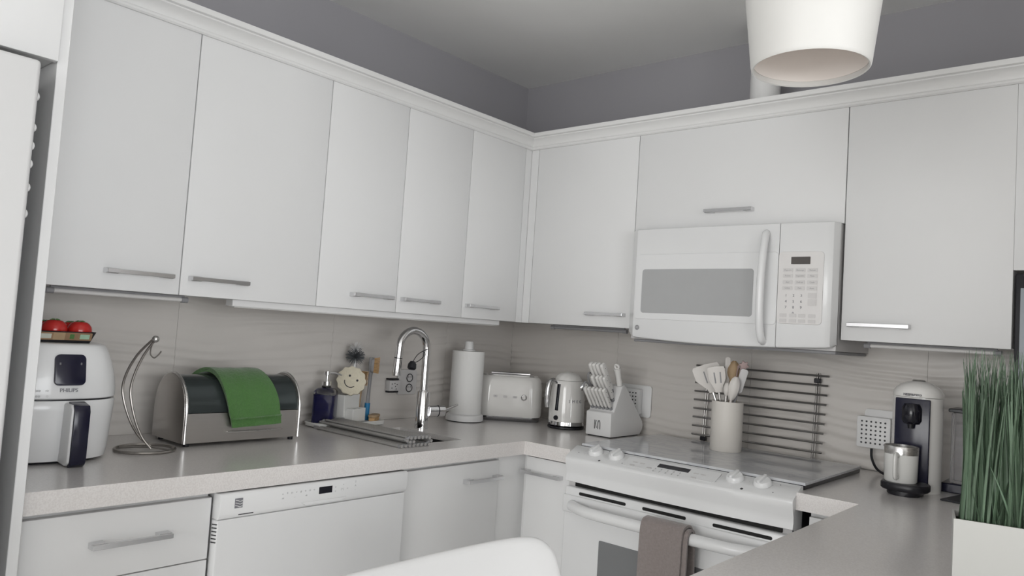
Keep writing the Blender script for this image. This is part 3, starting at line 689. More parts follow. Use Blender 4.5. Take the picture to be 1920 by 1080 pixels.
def tomato(x, y, r, label):
    t = thing('tomato', label, 'tomato', (x, y, H+0.2848+0.0035), random.random()*3, 'tomatoes in the tray on the air fryer')
    b = nb(); bmesh.ops.create_uvsphere(b, u_segments=24, v_segments=16, radius=r)
    for v in b.verts:
        a = math.atan2(v.co.y, v.co.x); q = v.co.z/r
        k = 1+0.018*math.cos(5*a)*(0.5+0.5*q); v.co.x *= k; v.co.y *= k
        if q > 0.86: v.co.z -= (q-0.86)*r*0.8
        v.co.z = v.co.z*0.92+r*0.92
    obj('flesh', b, TOMATO, t)
    b = nb()
    for k in range(5):
        a = k*2*PI/5; tube([(0, 0, 1.76*r), (0.006*math.cos(a), 0.006*math.sin(a), 1.79*r), (0.012*math.cos(a), 0.012*math.sin(a), 1.74*r)], [0.002, 0.0018, 0.0004], 5, bm=b)
    obj('calyx', b, GREEN, t)
tomato(0.287, -2.067, 0.0292, 'large red tomato next to fridge panel in front row of tray')
tomato(0.287, -2.0085, 0.0282, 'red tomato at the right end of the tray')
tomato(0.231, -2.072, 0.0262, 'red tomato in the back row of the tray, nearer fridge panel')
tomato(0.231, -2.012, 0.0262, 'red tomato in the back row of the tray, right end')

# ------------------------------------------------------------------ banana hanger
LAT = Vector((0.7548, 0.656, 0)); DEP = Vector((-0.656, 0.7548, 0))
t = thing('banana_hanger', 'bare nickel wire banana hanger between air fryer and bread box', 'banana hanger', (0.287, -1.818, H))
obj('base_ring', tube([(0.074*math.cos(2*PI*k/40), 0.074*math.sin(2*PI*k/40), 0.0042) for k in range(40)], 0.004, 8, closed=True), WIRE, t)
bm = tube([0.070*LAT+Vector((0, 0, .0042)), 0.01*LAT+0.018*DEP+Vector((0, 0, 0.007)), -0.070*LAT+Vector((0, 0, .0042))], 0.003, 8)
obj('cross_wire', bm, WIRE, t)
for nm, pts, off in (('arm', [(0.004, .004), (-0.030, .035), (-0.060, .085), (-0.080, .15), (-0.073, .20), (-0.045, .255), (-0.006, .298)], 0.012), ('arm', [(0.012, .004), (-0.012, .035), (-0.036, .085), (-0.053, .15), (-0.047, .20), (-0.026, .255), (0.0, .296)], -0.010)):
    P = [LAT*a+DEP*(off*(1-i/6)+0.018*(1 if i == 0 else 0.6)*(1-i/6))+Vector((0, 0, z)) for i, (a, z) in enumerate(pts)]
    obj(nm, tube(smooth_path(P, 5), 0.0032, 8), WIRE, t)
b = nb(); bmesh.ops.create_uvsphere(b, u_segments=16, v_segments=12, radius=0.0095); bmesh.ops.translate(b, verts=b.verts[:], vec=Vector((0.002, 0.001, 0.300))); obj('ball', b, SATIN, t)
P = [LAT*a+Vector((0, 0, z)) for a, z in ((-0.002, .295), (-0.008, .275), (-0.008, .258), (0.002, .249), (0.012, .257), (0.020, .268))]
obj('hook', tube(smooth_path(P, 4), 0.002, 6), WIRE, t)

# ------------------------------------------------------------------ bread box
t = thing('bread_box', 'steel roll-top bread box with dark lid on the counter', 'bread box', (0.0, 0.0, H))
BY0, BY1 = -1.722, -1.345
def bprof(o=0.0, x0=0.105, x1=0.296):
    p = [(x0-o, 0.010), (x0-o, 0.09)]
    cx, cz, rx, rz = (x0+x1)/2, 0.095, (x1-x0)/2+o, 0.106+o
    for k in range(19):
        a = PI-PI*k/18; p.append((cx+rx*math.cos(a), cz+rz*math.sin(a)))
    p += [(x1+o, 0.09), (x1+o, 0.010)]; return p
def yext(pts, y0, y1, **k): return prism(pts, y0, y1, lambda u, v, w_: (u, w_, v), **k)
obj('side', yext(bprof(), BY0, BY0+0.010, bev=0.002), STEEL, t)
obj('side', yext(bprof(), BY1-0.010, BY1, bev=0.002), STEEL, t)
obj('side_rim', tube([(x, BY0+0.006, z) for x, z in bprof(0.001)], 0.0045, 8), SATIN, t)
obj('side_rim', tube([(x, BY1-0.006, z) for x, z in bprof(0.001)], 0.0045, 8), SATIN, t)
obj('front_panel', yext([(0.105, 0.010), (0.105, 0.016), (0.283, 0.016), (0.283, 0.093), (0.2925, 0.093), (0.2925, 0.010)], BY0+0.0102, BY1-0.0102), STEEL, t, smooth=0)
lidp = [p for p in bprof(-0.004)[2:21]]
inner = [p for p in reversed(bprof(-0.007)[2:21])]
lid = obj('roll_lid', yext([(0.109, 0.02), (0.109, 0.09)]+lidp+inner+[(0.112, 0.02)], BY0+0.0102, BY1-0.0102), DARKLID, t, smooth=50)
obj('lid_handle', box(0.290, 0.308, -1.59, -1.41, 0.036, 0.0395, 0.0015, 1), SATIN, t)
for x in (0.125, 0.28):
    for y in (BY0+0.02, BY1-0.02): obj('foot', lathe([(0, 0), (0.008, 0), (0.009, 0.010), (0, 0.010)], 12, (x, y, 0)), BLACK, t)
# green towel draped over the lid
tw = thing('dish_towel', 'green terry towel draped over the bread box lid', 'towel')
def lidpath(o):
    pr = bprof(o); return [(pr[i][0], pr[i][1]+H) for i in range(7, 21)]
def gdrape(o, zend, y0, y1, sh, wv, start=0):
    P = lidpath(o)[start:]; x_end = P[-1][0]
    P = P+[(x_end+0.004, H+0.075), (x_end+0.006, H+zend)]
    P = smooth_path([(p[0], 0, p[1]) for p in P], 2); g = []
    L = len(P)
    for i, p in enumerate(P):
        f = i/(L-1); row = []
        for j in range(13):
            u = j/12; y = y0+(y1-y0)*u+sh*f+0.004*math.sin(f*7+u*2)
            lift = wv*math.sin(u*7+f*5)+0.002*math.sin(u*17)
            row.append((p.x+lift*0.7*f, y, p.z+lift*0.4*(1-f)+ (0.006*u*f if f > 0.9 else 0)))
        g.append(row)
    return g
obj('cloth', sheet(gdrape(0.0065, 0.050, -1.632, -1.470, 0.048, 0.0012), 0.006), GREEN, tw)
obj('under_layer', sheet(gdrape(0.0135, 0.078, -1.630, -1.468, 0.042, 0.0016), 0.006), GREEN, tw)
obj('fold', sheet(gdrape(0.0035, 0.048, -1.600, -1.480, 0.050, 0.0004, 6), 0.004), GREEN, tw) if False else None

# ------------------------------------------------------------------ sink side: tray, soap, holder, brushes
t = thing('ceramic_tray', 'long white ceramic tray holding soap and brushes', 'tray', (0.083, -1.003, H))
obj('dish', loft([[(x, y, z) for x, y in rrect(0, 0, a, b, r)] for a, b, r, z in ((0.10, 0.290, 0.03, 0), (0.118, 0.308, 0.04, 0.004), (0.122, 0.314, 0.042, 0.016), (0.118, 0.310, 0.040, 0.018), (0.108, 0.300, 0.036, 0.014))]), W_CERAM, t)
TZ = H+0.0142
t = thing('soap_dispenser', 'square glass soap dispenser filled with dark blue liquid', 'soap dispenser', (0.093, -1.108, TZ), 0.72)
def rr3(w_, r, z): return [(x, y, z) for x, y in rrect(0, 0, w_, w_, r)]
obj('bottle', loft([rr3(0.072, 0.010, 0), rr3(0.076, 0.012, 0.003), rr3(0.076, 0.012, 0.112), rr3(0.060, 0.016, 0.122), rr3(0.034, 0.015, 0.126), rr3(0.030, 0.0145, 0.134)]), GLASS, t)
obj('liquid', loft([rr3(0.066, 0.009, 0.004), rr3(0.070, 0.010, 0.007), rr3(0.070, 0.010, 0.100), rr3(0.068, 0.010, 0.101)]), LIQ, t)
pm = obj('pump', lathe([(0, 0.1345), (0.0165, 0.1345), (0.0165, 0.148), (0.006, 0.150), (0.006, 0.170), (0.011, 0.172), (0.011, 0.184), (0, 0.185)], 18), CHROME, t)
obj('nozzle', tube([(0, 0, 0.178), (0.02, -0.018, 0.178), (0.036, -0.032, 0.172)], [0.005, 0.0042, 0.003], 8), CHROME, pm) if False else obj('nozzle', tube([(0, 0, 0.178), (0.024, 0.014, 0.178), (0.046, 0.026, 0.171)], [0.005, 0.0042, 0.003], 8), CHROME, pm)
t = thing('brush_holder', 'white ceramic two-step holder for sponge and brushes', 'holder', (0.082, -0.985, TZ), 0.35)
def hollow(bm, x0, x1, y0, y1, z0, z1, th):
    box(x0, x1, y0, y0+th, z0, z1, .001, 1, bm=bm); box(x0, x1, y1-th, y1, z0, z1, .001, 1, bm=bm); box(x0, x0+th, y0+th, y1-th, z0, z1, bm=bm); box(x1-th, x1, y0+th, y1-th, z0, z1, bm=bm); box(x0, x1, y0, y1, z0, z0+th, bm=bm); return bm
obj('tall_cup', hollow(nb(), -0.045, 0.008, -0.058, 0.052, 0, 0.098, 0.004), W_CERAM, t, smooth=0)
obj('sponge_cup', hollow(nb(), 0.0085, 0.040, -0.045, 0.040, 0, 0.050, 0.004), W_CERAM, t, smooth=0)
# smiling sponge
t = thing('round_sponge', 'cream round sponge with smiling face in white holder', 'sponge', (0.112, -1.014, TZ+0.1505), 0.0)
q = basis((0, 0, 0), (0.66, 0.75, 0), (-0.20, 0.12, 1)) @ Matrix.Rotation(-0.55, 4, 'Z')
n = 48; ringA = []; 
rr_ = [0.052+0.0022*math.cos(12*2*PI*k/n*1.0) for k in range(n)]
b = loft([[(s*r_*math.cos(2*PI*k/n), s*r_*math.sin(2*PI*k/n), z) for k, r_ in enumerate(rr_)] for s, z in ((0.9, -0.011), (1, -0.007), (1, 0.007), (0.9, 0.011))]); b.transform(q); sp = obj('sponge_body', b, SPONGE, t)
for x in (-0.014, 0.018):
    b = lathe([(0, 0), (0.0042, 0), (0.004, 0.0012), (0, 0.0012)], 14); b.transform(q @ Matrix.Translation((x, 0.012, 0.011))); obj('eye', b, BLACK, sp)
b = tube([(0.022*math.cos(a), -0.004+0.022*math.sin(a), 0.0115) for a in [PI*1.12+PI*0.76*k/10 for k in range(11)]], 0.0016, 6); b.transform(q); obj('mouth', b, BLACK, sp)
# brushes
def bristle_ball(c, r0, r1, n, ax=None):
    bm = nb(); random.seed(3)
    for k in range(n):
        d_ = Vector((random.gauss(0, 1), random.gauss(0, 1), random.gauss(0.15, 0.8))).normalized()
        tube([Vector(c)+d_*r0, Vector(c)+d_*r1*random.uniform(0.85, 1.1)], [0.0009, 0.0005], 4, bm=bm)
    return bm
t = thing('bottle_brush', 'grey bottle brush standing bristles up behind the sponge', 'brush', (0.062, -0.972, TZ+0.0045))
obj('handle', tube([(0, 0, 0), (0.0, 0.004, 0.14), (0, 0.006, 0.225)], [0.007, 0.006, 0.0045], 10), W_PLAS, t)
o = obj('bristles', bristle_ball((0, 0.006, 0.232), 0.006, 0.036, 330), GBRIST, t); o['kind'] = 'stuff'
o = obj('tip_bristles', bristle_ball((0, 0.006, 0.262), 0.004, 0.028, 90), W_PLAS, t); o['kind'] = 'stuff'
def dish_brush(label, base, topv, face, sz, hm_, lower=None):
    t = thing('dish_brush', label, 'brush', base)
    T = Vector(topv)
    obj('handle', tube(smooth_path([(0, 0, 0), T*0.3, T*0.62, T*0.82, T], 3), [0.009, 0.009, 0.0085, 0.008, 0.0075, 0.007, 0.0075, 0.008, 0.009, 0.010, 0.012, 0.013, 0.012][:13], 10, flat=0.7), hm_, t)
    if lower: obj('grip', tube([Vector((0, 0, 0)), T*0.27], 0.0105, 12), lower, t)
    f = Vector(face).normalized(); s_ = f.cross(T).normalized(); u_ = T.normalized()
    hd = obj('head', (lambda b: (b.transform(basis(T*0.88+f*0.004, s_, u_)), b)[1])(prism(rrect(0, 0, sz[0], sz[1], min(sz)*0.45), -0.006, 0.006, XY, 0.002)), hm_ if not lower else GREYH, t)
    bm = nb(); random.seed(5)
    nx, ny = 6, 11
    for i in range(nx):
        for j in range(ny):
            a = (i/(nx-1)-.5)*sz[0]*0.8; b_ = (j/(ny-1)-.5)*sz[1]*0.86
            p = T*0.88+f*0.009+s_*a+u_*b_
            tube([p, p+f*0.020+s_*a*0.25+u_*b_*0.15+Vector((random.uniform(-.001, .001), random.uniform(-.001, .001), 0))], [0.0021, 0.0018], 5, bm=bm)
    o = obj('bristles', bm, BRISTLE, hd); o['kind'] = 'stuff'
dish_brush('wooden dish brush with tan bristles leaning behind the sponge', (0.068, -0.945, TZ+0.0045), (0.004, 0.014, 0.175), (0.75, -0.3, 0), (0.024, 0.050), WOOD)
dish_brush('tall dish brush with grey handle and blue grip beside holder', (0.075, -0.905, TZ), (0.004, 0.006, 0.235), (0.5, 0.6, 0), (0.030, 0.058), GREYH, BLUE)
t = thing('scrub_brush', 'small orange wooden scrub brush lying on the white tray', 'brush', (0.108, -0.893, TZ), 0.6)
obj('bristles', box(-0.012, 0.012, -0.030, 0.030, 0.0, 0.014, 0.002, 1), BRISTLE, t)
obj('back', prism(rrect(0, 0, 0.032, 0.072, 0.014), 0.0145, 0.024, XY, 0.002), WOOD, t)

# rolled sink rack
t = thing('roll_up_rack', 'rolled-up grey steel drying rack lying across the sink', 'drying rack', (0.0, 0.0, H))
k = 0
for (y, z) in [(-1.160+0.0165*i, 0.0055) for i in range(8)]+[(-1.0355, 0.0155), (-1.043, 0.0255)]+[(-1.0585-0.016*i, 0.0290) for i in range(5)]+[(-1.139, 0.0225), (-1.1265, 0.0175), (-1.1105, 0.0170)]:
    obj('rod', tube([(0.115, y, z), (0.578, y, z)], 0.0052, 8), ROLLM, t); k += 1
for x in (0.122, 0.568):
    P = [(x, y, z) for (y, z) in [(-1.165, 0.0052), (-1.05, 0.0052), (-1.033, 0.0155), (-1.045, 0.0285), (-1.125, 0.0292), (-1.142, 0.0225), (-1.128, 0.0165), (-1.105, 0.0165)]]
    obj('strap', tube(P, 0.0062, 6), GREYH, t)

# faucet
t = thing('faucet', 'tall chrome gooseneck faucet at the corner of the sink', 'faucet', (0.262, -0.792, H))
obj('base', lathe([(0, 0), (0.0255, 0), (0.0255, 0.003), (0.0245, 0.004), (0.0245, 0.135), (0.023, 0.138), (0, 0.138)], 32), CHROME, t)
neck = [(0, 0, 0.136), (0, 0, 0.22), (0, 0, 0.295)]
for k in range(1, 13):
    a = PI*k/13*1.0; neck.append((0, -0.0675+0.0675*math.cos(a), 0.295+0.068*math.sin(a)))
neck += [(0, -0.1335, 0.283), (0, -0.1355, 0.262)]
nk = obj('neck', tube(neck, 0.0142, 16), CHROME, t)
obj('collar', lathe([(0, 0.136), (0.0185, 0.136), (0.0165, 0.143), (0.0145, 0.144), (0, 0.144)], 24), CHROME, t)
obj('spray_ring', tube([(0, -0.1355, 0.262), (0, -0.1358, 0.259)], 0.0148, 16), BLACK, t)
obj('spray_head', tube([(0, -0.1358, 0.259), (0, -0.1372, 0.235), (0, -0.1385, 0.200), (0, -0.139, 0.196)], [0.0145, 0.0145, 0.0165, 0.0155], 18), CHROME, t)
vb = obj('valve', tube([(0.012, 0.018, 0.066), (0.018, 0.045, 0.066), (0.030, 0.082, 0.066)], [0.021, 0.021, 0.021], 20), CHROME, t)
obj('valve_ring', tube([(0.0215, 0.0555, 0.066), (0.0225, 0.0585, 0.066)], 0.0218, 20), BLACK, vb)
obj('lever', tube([(0.026, 0.070, 0.066), (0.030, 0.098, 0.070), (0.036, 0.150, 0.088)], [0.0075, 0.0058, 0.0042], 10), CHROME, vb)
t = thing('sink_stopper', 'black rubber stopper hanging by a cord loop on faucet neck', 'stopper')
b = tube([(0.2775, -0.872, 1.165), (0.2785, -0.873, 1.155), (0.2805, -0.876, 1.140), (0.281, -0.877, 1.134)], [0.008, 0.0155, 0.0165, 0.011], 16); obj('plug', b, BLACK, t)
P = [(0.2775, -0.871, 1.162), (0.279, -0.850, 1.190), (0.2785, -0.812, 1.208), (0.262, -0.7765, 1.209), (0.2455, -0.795, 1.203), (0.265, -0.8085, 1.198), (0.2795, -0.822, 1.183), (0.280, -0.845, 1.167), (0.278, -0.868, 1.158)]
obj('cord', tube(smooth_path(P, 5), 0.0014, 6), BLACK, t)

# wall outlet beside the faucet
t = thing('wall_outlet', 'grey wall outlet with two round sockets behind the faucet', 'outlet', (0.0105, -0.662, 1.064))
obj('plate', prism(rrect(0, 0, 0.100, 0.102, 0.012), 0, 0.012, lambda u, v, w_: (w_, u, v), 0.003), PGREY, t)
for z in (0.017, -0.024):
    so = obj('socket', lathe([(0, 0), (0.0165, 0), (0.0165, 0.002), (0, 0.002)], 24, (0.0122, 0.008, z), axis='x'), PGREY, t)
    obj('ring', tube([(0.0148, 0.008+0.0155*math.cos(2*PI*k/28), z+0.0155*math.sin(2*PI*k/28)) for k in range(28)], 0.0018, 6, closed=True), BLACK, so)
    for s in (-1, 1): obj('slot', box(0.014, 0.0148, 0.008+s*0.006-0.001, 0.008+s*0.006+0.001, z, z+0.008), BLACK, so, smooth=0)
t = thing('plug_adapter', 'pale plug adapter beside the round outlet sockets', 'adapter', (0.0105, -0.742, 1.050))
obj('body', box(0, 0.030, -0.028, 0.028, -0.020, 0.022, 0.003, 2), PGREY, t)
for z in (-0.024, 0.0265): obj('clip', box(0.002, 0.024, -0.026, 0.024, z-0.003, z+0.003, 0.001, 1), BLACK, t)
for y, z in ((-0.016, 0.008), (-0.016, -0.008), (-0.002, 0.010), (0.002, -0.002), (0.010, 0.006), (0.006, -0.012)): obj('hole', box(0.0297, 0.0304, y-0.002, y+0.002, z-0.002, z+0.002), BLACK, t, smooth=0)

# ------------------------------------------------------------------ paper towel
t = thing('paper_towel', 'white paper towel roll on a round stand beside faucet', 'paper towel', (0.155, -0.452, H))
obj('foot_ring', lathe([(0, 0), (0.074, 0), (0.074, 0.004), (0, 0.004)], 32), BLACK, t)
obj('base', lathe([(0, 0.004), (0.078, 0.004), (0.079, 0.010), (0.077, 0.026), (0.070, 0.031), (0, 0.031)], 40), W_PLAS, t)
obj('roll', shell([(0.0665, 0.0315), (0.0672, 0.034), (0.0672, 0.288), (0.0665, 0.290), (0.021, 0.290), (0.021, 0.0315)], 40), PAPER, t)
obj('post', lathe([(0, 0.031), (0.012, 0.031), (0.012, 0.291), (0.026, 0.291), (0.026, 0.296), (0.019, 0.298), (0.0175, 0.326), (0.0155, 0.330), (0, 0.330)], 24), W_PLAS, t)

# ------------------------------------------------------------------ toaster
t = thing('toaster', 'glossy white rounded two-slot toaster in the counter corner', 'toaster', (0.197, -0.222, H), math.atan2(0.656, 0.7548))
def tr(w_, d_, r, z): return [(x, y, z) for x, y in rrect(0, 0, w_, d_, r, 7)]
obj('base', loft([tr(0.262, 0.140, 0.04, 0.0), tr(0.272, 0.150, 0.045, 0.006), tr(0.272, 0.150, 0.045, 0.020)]), mat('dark_chrome', (0.25, 0.25, 0.26, 1), 0.12, 1.0), t)
obj('shell', loft([tr(0.274, 0.152, 0.05, 0.0195), tr(0.282, 0.160, 0.055, 0.026), tr(0.284, 0.162, 0.058, 0.07), tr(0.280, 0.158, 0.058, 0.14), tr(0.272, 0.152, 0.058, 0.172), tr(0.258, 0.140, 0.056, 0.187), tr(0.240, 0.122, 0.05, 0.193)]), W_GLOSS, t)
obj('top_plate', loft([tr(0.244, 0.126, 0.05, 0.1925), tr(0.242, 0.124, 0.05, 0.1955), tr(0.228, 0.112, 0.045, 0.197)]), CHROME, t)
for y in (-0.022, 0.022):
    obj('slot', box(-0.085, 0.085, y-0.013, y+0.013, 0.1965, 0.1985, 0.0008, 1), BLACK, t)
    obj('bread_guide', box(-0.085, 0.085, y-0.002, y+0.002, 0.1985, 0.204, 0.0008, 1), CHROME, t)
ft = lambda x, z: basis((x, -0.0808+0.0004, z), (1, 0, 0), (0, 0, 1))
for k, ch in enumerate('SMEG'): pass
b = lathe([(0, 0), (0.0125, 0), (0.0125, 0.004), (0.010, 0.006), (0, 0.006)], 24); b.transform(ft(0.062, 0.105)); kn = obj('dial', b, CHROME, t)
b = lathe([(0, 0), (0.0075, 0), (0.006, 0.0015), (0, 0.0015)], 20); b.transform(ft(0.062, 0.105) @ Matrix.Translation((0, 0, 0.006))); obj('dial_cap', b, W_GLOSS, kn)
for x, s in ((-0.060, '='), (-0.018, '-'), (0.024, '-')):
    b = prism(rrect(0, 0, 0.017, 0.010, 0.003), 0, 0.002, XY); b.transform(ft(x, 0.105)); bt = obj('button', b, PGREY, t)
    text('symbol', s, 0.010, ft(x, 0.105) @ Matrix.Translation((0, 0, 0.0022)), GREY, bt, ext=0.0002)

# ------------------------------------------------------------------ kettle
t = thing('electric_kettle', 'glossy white retro kettle with chrome handle beside knife block', 'kettle', (0.488, -0.192, H), math.atan2(0.656, 0.7548))
obj('power_base', lathe([(0, 0), (0.070, 0), (0.076, 0.004), (0.076, 0.010), (0.060, 0.013), (0, 0.013)], 40), BLACK, t)
obj('chrome_ring', lathe([(0, 0.0135), (0.073, 0.0135), (0.075, 0.016), (0.0735, 0.030), (0, 0.030)], 40), CHROME, t)
obj('body', lathe([(0, 0.0302), (0.0735, 0.0302), (0.0738, 0.06), (0.071, 0.12), (0.066, 0.17), (0.063, 0.192), (0.060, 0.196), (0, 0.196)], 48), W_GLOSS, t)
ld = obj('lid', lathe([(0, 0.197), (0.057, 0.197), (0.056, 0.203), (0.048, 0.216), (0.034, 0.226), (0.016, 0.231), (0, 0.232)], 40), W_GLOSS, t)
# handle on the camera side, to the left
hd = Vector((-0.80, -0.60, 0)).normalized()
P = [hd*0.060+Vector((0, 0, 0.188)), hd*0.080+Vector((0, 0, 0.197)), hd*0.100+Vector((0, 0, 0.186)), hd*0.108+Vector((0, 0, 0.155)), hd*0.108+Vector((0, 0, 0.115)), hd*0.104+Vector((0, 0, 0.088))]
obj('handle', tube(smooth_path(P, 5), 0.0095, 12), CHROME, t)
gd = Vector((-0.62, -0.785, 0)).normalized()
sd = Vector((-gd.y, gd.x, 0))
rows = []
for zz in (0.075, 0.10, 0.13, 0.16, 0.182):
    rr0 = 0.0735-max(0, (zz-0.06))*0.072
    rows.append([gd*rr0*1.012+sd*(-0.007)+Vector((0, 0, zz)), gd*rr0*1.02+Vector((0, 0, zz)), gd*rr0*1.012+sd*0.007+Vector((0, 0, zz))])
obj('water_window', sheet(rows, 0.003), BLACKG, t)
obj('switch', (lambda b: (b.transform(basis(gd*0.0735+Vector((0, 0, 0.046)), sd, (0, 0, 1))), b)[1])(lathe([(0, 0), (0.010, 0), (0.009, 0.006), (0, 0.007)], 18)), BLACK, t)
sp = Vector((0.85, -0.5, 0)).normalized()
obj('spout', tube([sp*0.054+Vector((0, 0, 0.168)), sp*0.072+Vector((0, 0, 0.180)), sp*0.084+Vector((0, 0, 0.193))], [0.016, 0.013, 0.009], 12), CHROME, t)
def kt(ang, z):
    r0 = 0.0738-max(0, z-0.06)*0.055; n_ = Vector((math.sin(ang), -math.cos(ang), 0)); return basis(n_*(r0+0.0004)+Vector((0, 0, z)), (math.cos(ang), math.sin(ang), 0), (0, 0, 1))
for k, ch in enumerate('SMEG'): text('letter', ch, 0.016, kt(0.06+k*0.235, 0.115), GREY, t, ext=0.001)

# ------------------------------------------------------------------ knife block and knives
KX0, KX1 = 0.650, 0.766
t = thing('knife_block', 'white slanted knife block full of white-handled knives', 'knife block', (0, 0, H))
bp = [(-0.279, 0.004), (-0.281, 0.094), (-0.262, 0.100), (-0.215, 0.197), (-0.196, 0.204), (-0.181, 0.192), (-0.050, 0.056), (-0.044, 0.040), (-0.048, 0.022), (-0.066, 0.004)]
obj('block', prism(bp, KX0, KX1, YZ, 0.003, 2), W_PLAS, t)
obj('foot', box(KX0+0.006, KX1-0.006, -0.272, -0.072, 0, 0.005), BLACK, t, smooth=0)
bm = nb()
box(0.6915, 0.6935, -0.2822, -0.280, 0.030, 0.064, bm=bm)
tube([(0.700, -0.2815, 0.063), (0.6965, -0.2815, 0.050), (0.7015, -0.2815, 0.034)], 0.001, 6, bm=bm)
tube(smooth_path([(0.7075, -0.2815, 0.030), (0.7075, -0.2815, 0.054), (0.712, -0.2815, 0.063), (0.7165, -0.2815, 0.056), (0.7175, -0.2815, 0.030)], 4), 0.0013, 6, bm=bm)
o = obj('emblem', bm, BLACK, t); o['kind'] = 'stuff'
KD = Vector((0, -0.58, 0.8146))
def knife_proto(name, L, wd, th, label):
    t = thing(name, label, 'knife')
    # handle in the plane of the blade (y-z), thickness along x; origin at the slot
    s_ = Vector((0, 0.8146, 0.58))
    prof_ = [(-0.35, 0.010), (-0.42, 0.25), (-0.5, 0.55), (-0.62, 0.9), (-0.55, 0.985), (-0.3, 1.0), (0.25, 0.99), (0.48, 0.93), (0.42, 0.6), (0.45, 0.3), (0.36, 0.010)]
    pts = [(KD*(0.012+L*b)+s_*(a*wd)) for a, b in prof_]
    tb = nb(); A = [tb.verts.new(p+Vector((-th/2, 0, 0))) for p in pts]; B = [tb.verts.new(p+Vector((th/2, 0, 0))) for p in pts]
    tb.faces.new(A); tb.faces.new(list(reversed(B))); n_ = len(pts)
    for i in range(n_): tb.faces.new((A[i], B[i], B[(i+1) % n_], A[(i+1) % n_]))
    bmesh.ops.recalc_face_normals(tb, faces=tb.faces[:])
    bmesh.ops.bevel(tb, geom=[e for e in tb.edges if e.calc_face_angle(0) > 1.0], offset=th*0.25, segments=2, affect='EDGES', profile=0.5)
    h_ = obj('handle', tb, W_GLOSS, t)
    obj('bolster', tube([KD*0.0005, KD*0.014], [wd*0.36, wd*0.40], 10, flat=0.62), SATIN, t) if False else obj('bolster', tube([KD*0.001, KD*0.013], [th*0.55, th*0.60], 10), GREYH, t)
    for f in (0.28, 0.55, 0.82):
        c_ = KD*(0.012+L*f)+s_*(-0.04*wd)
        b = nb(); tube([c_+Vector((-th/2-0.0004, 0, 0)), c_+Vector((th/2+0.0004, 0, 0))], 0.0017, 8, bm=b); obj('rivet', b, BLACK, h_)
    return t
ords = ['first', 'second', 'third', 'fourth', 'fifth', 'sixth']
pk = knife_proto('steak_knife', 0.088, 0.019, 0.0115, '')
for i in range(6):
    o = pk if i == 0 else copy_tree(pk)
    o.location = (0.6635+0.0172*i, -0.2585, H+0.1075); tag(o, ords[i]+' white steak knife from left in lowest row of block', 'knife', 'steak knives in the lowest row of the knife block')
pk = knife_proto('kitchen_knife', 0.105, 0.021, 0.0125, '')
for i, x in enumerate((0.690, 0.712, 0.728, 0.7455)):
    o = pk if i == 0 else copy_tree(pk)
    o.location = (x, -0.2425, H+0.1405); tag(o, ords[i]+' white-handled knife from left in middle row of block', 'knife', 'knives in the middle row of the knife block')
pk = knife_proto('chef_knife', 0.125, 0.025, 0.0135, '')
for i, x in enumerate((0.676, 0.693, 0.710, 0.729)):
    o = pk if i == 0 else copy_tree(pk)
    o.location = (x, -0.2270, H+0.1725); tag(o, ords[i]+' long white-handled knife from left in top row of block', 'knife', 'knives in the top row of the knife block')
t = thing('kitchen_scissors', 'kitchen scissors with dark-rimmed white loops in knife block', 'scissors', (0.6600, -0.2435, H+0.1405))
s_ = Vector((0, 0.8146, 0.58))
obj('shank', tube([KD*0.001, KD*0.03], 0.005, 8), GREYH, t)
for c0, nm in ((KD*0.060-s_*0.016+Vector((-0.008, 0, 0)), 'loop'), (KD*0.082+s_*0.018+Vector((-0.001, 0, 0)), 'loop')):
    lp = [c0+KD*(0.028*math.cos(2*PI*k/24))+s_*(0.014*math.sin(2*PI*k/24)) for k in range(24)]
    l_ = obj(nm, tube(lp, 0.0045, 8, closed=True), GREYH, t)
    lp = [c0+Vector((0.0006, 0, 0))+KD*(0.0225*math.cos(2*PI*k/24))+s_*(0.009*math.sin(2*PI*k/24)) for k in range(24)]
    obj('inner_rim', tube(lp, 0.0038, 8, closed=True), W_GLOSS, l_)
t = thing('honing_steel', 'thick white honing steel handle with ring end in knife block', 'honing steel', (0.7515, -0.2120, H+0.2045))
KS = Vector((0, -0.36, 0.93)).normalized()
obj('bolster', tube([Vector((0, 0, -0.0035)), KS*0.012], 0.011, 12), W_GLOSS, t)
obj('handle', tube([KS*0.010, KS*0.03, KS*0.05, KS*0.066], [0.012, 0.011, 0.0125, 0.0145], 14), W_GLOSS, t)
cc = KS*0.074; obj('end_ring', tube([cc+Vector((0.0085*math.cos(2*PI*k/20), 0, 0))+KS*(0.0085*math.sin(2*PI*k/20)) for k in range(20)], 0.0042, 8, closed=True), W_GLOSS, t)

# perforated outlet covers
def perforated(label, x0, x1, z0, z1, cx0, cx1, cz0, cz1, depth):
    t = thing('outlet_cover', label, 'outlet cover')
    obj('back_plate', prism(rrect((x0+x1)/2, (z0+z1)/2, x1-x0, z1-z0, 0.012), -0.018, -0.0108, XZ, 0.002), W_PLAS, t)
    c_ = obj('perforated_box', prism(rrect((cx0+cx1)/2, (cz0+cz1)/2, cx1-cx0, cz1-cz0, 0.006), -depth, -0.0185, XZ, 0.002), W_PLAS, t)
    n_ = 6; me = None
    for i in range(n_):
        for j in range(n_):
            x = cx0+0.016+(cx1-cx0-0.032)*i/(n_-1); z = cz0+0.016+(cz1-cz0-0.032)*j/(n_-1)
            if me is None:
                h_ = obj('hole', lathe([(0, 0), (0.0032, 0), (0.0032, 0.0012), (0, 0.0012)], 10, (0, 0, 0), axis='y'), BLACK, c_); me = h_.data; h_.location = (x, -depth-0.0004, z)
            else:
                h_ = bpy.data.objects.new('hole', me); C.objects.link(h_); h_.parent = c_; h_.location = (x, -depth-0.0004, z)
    return t
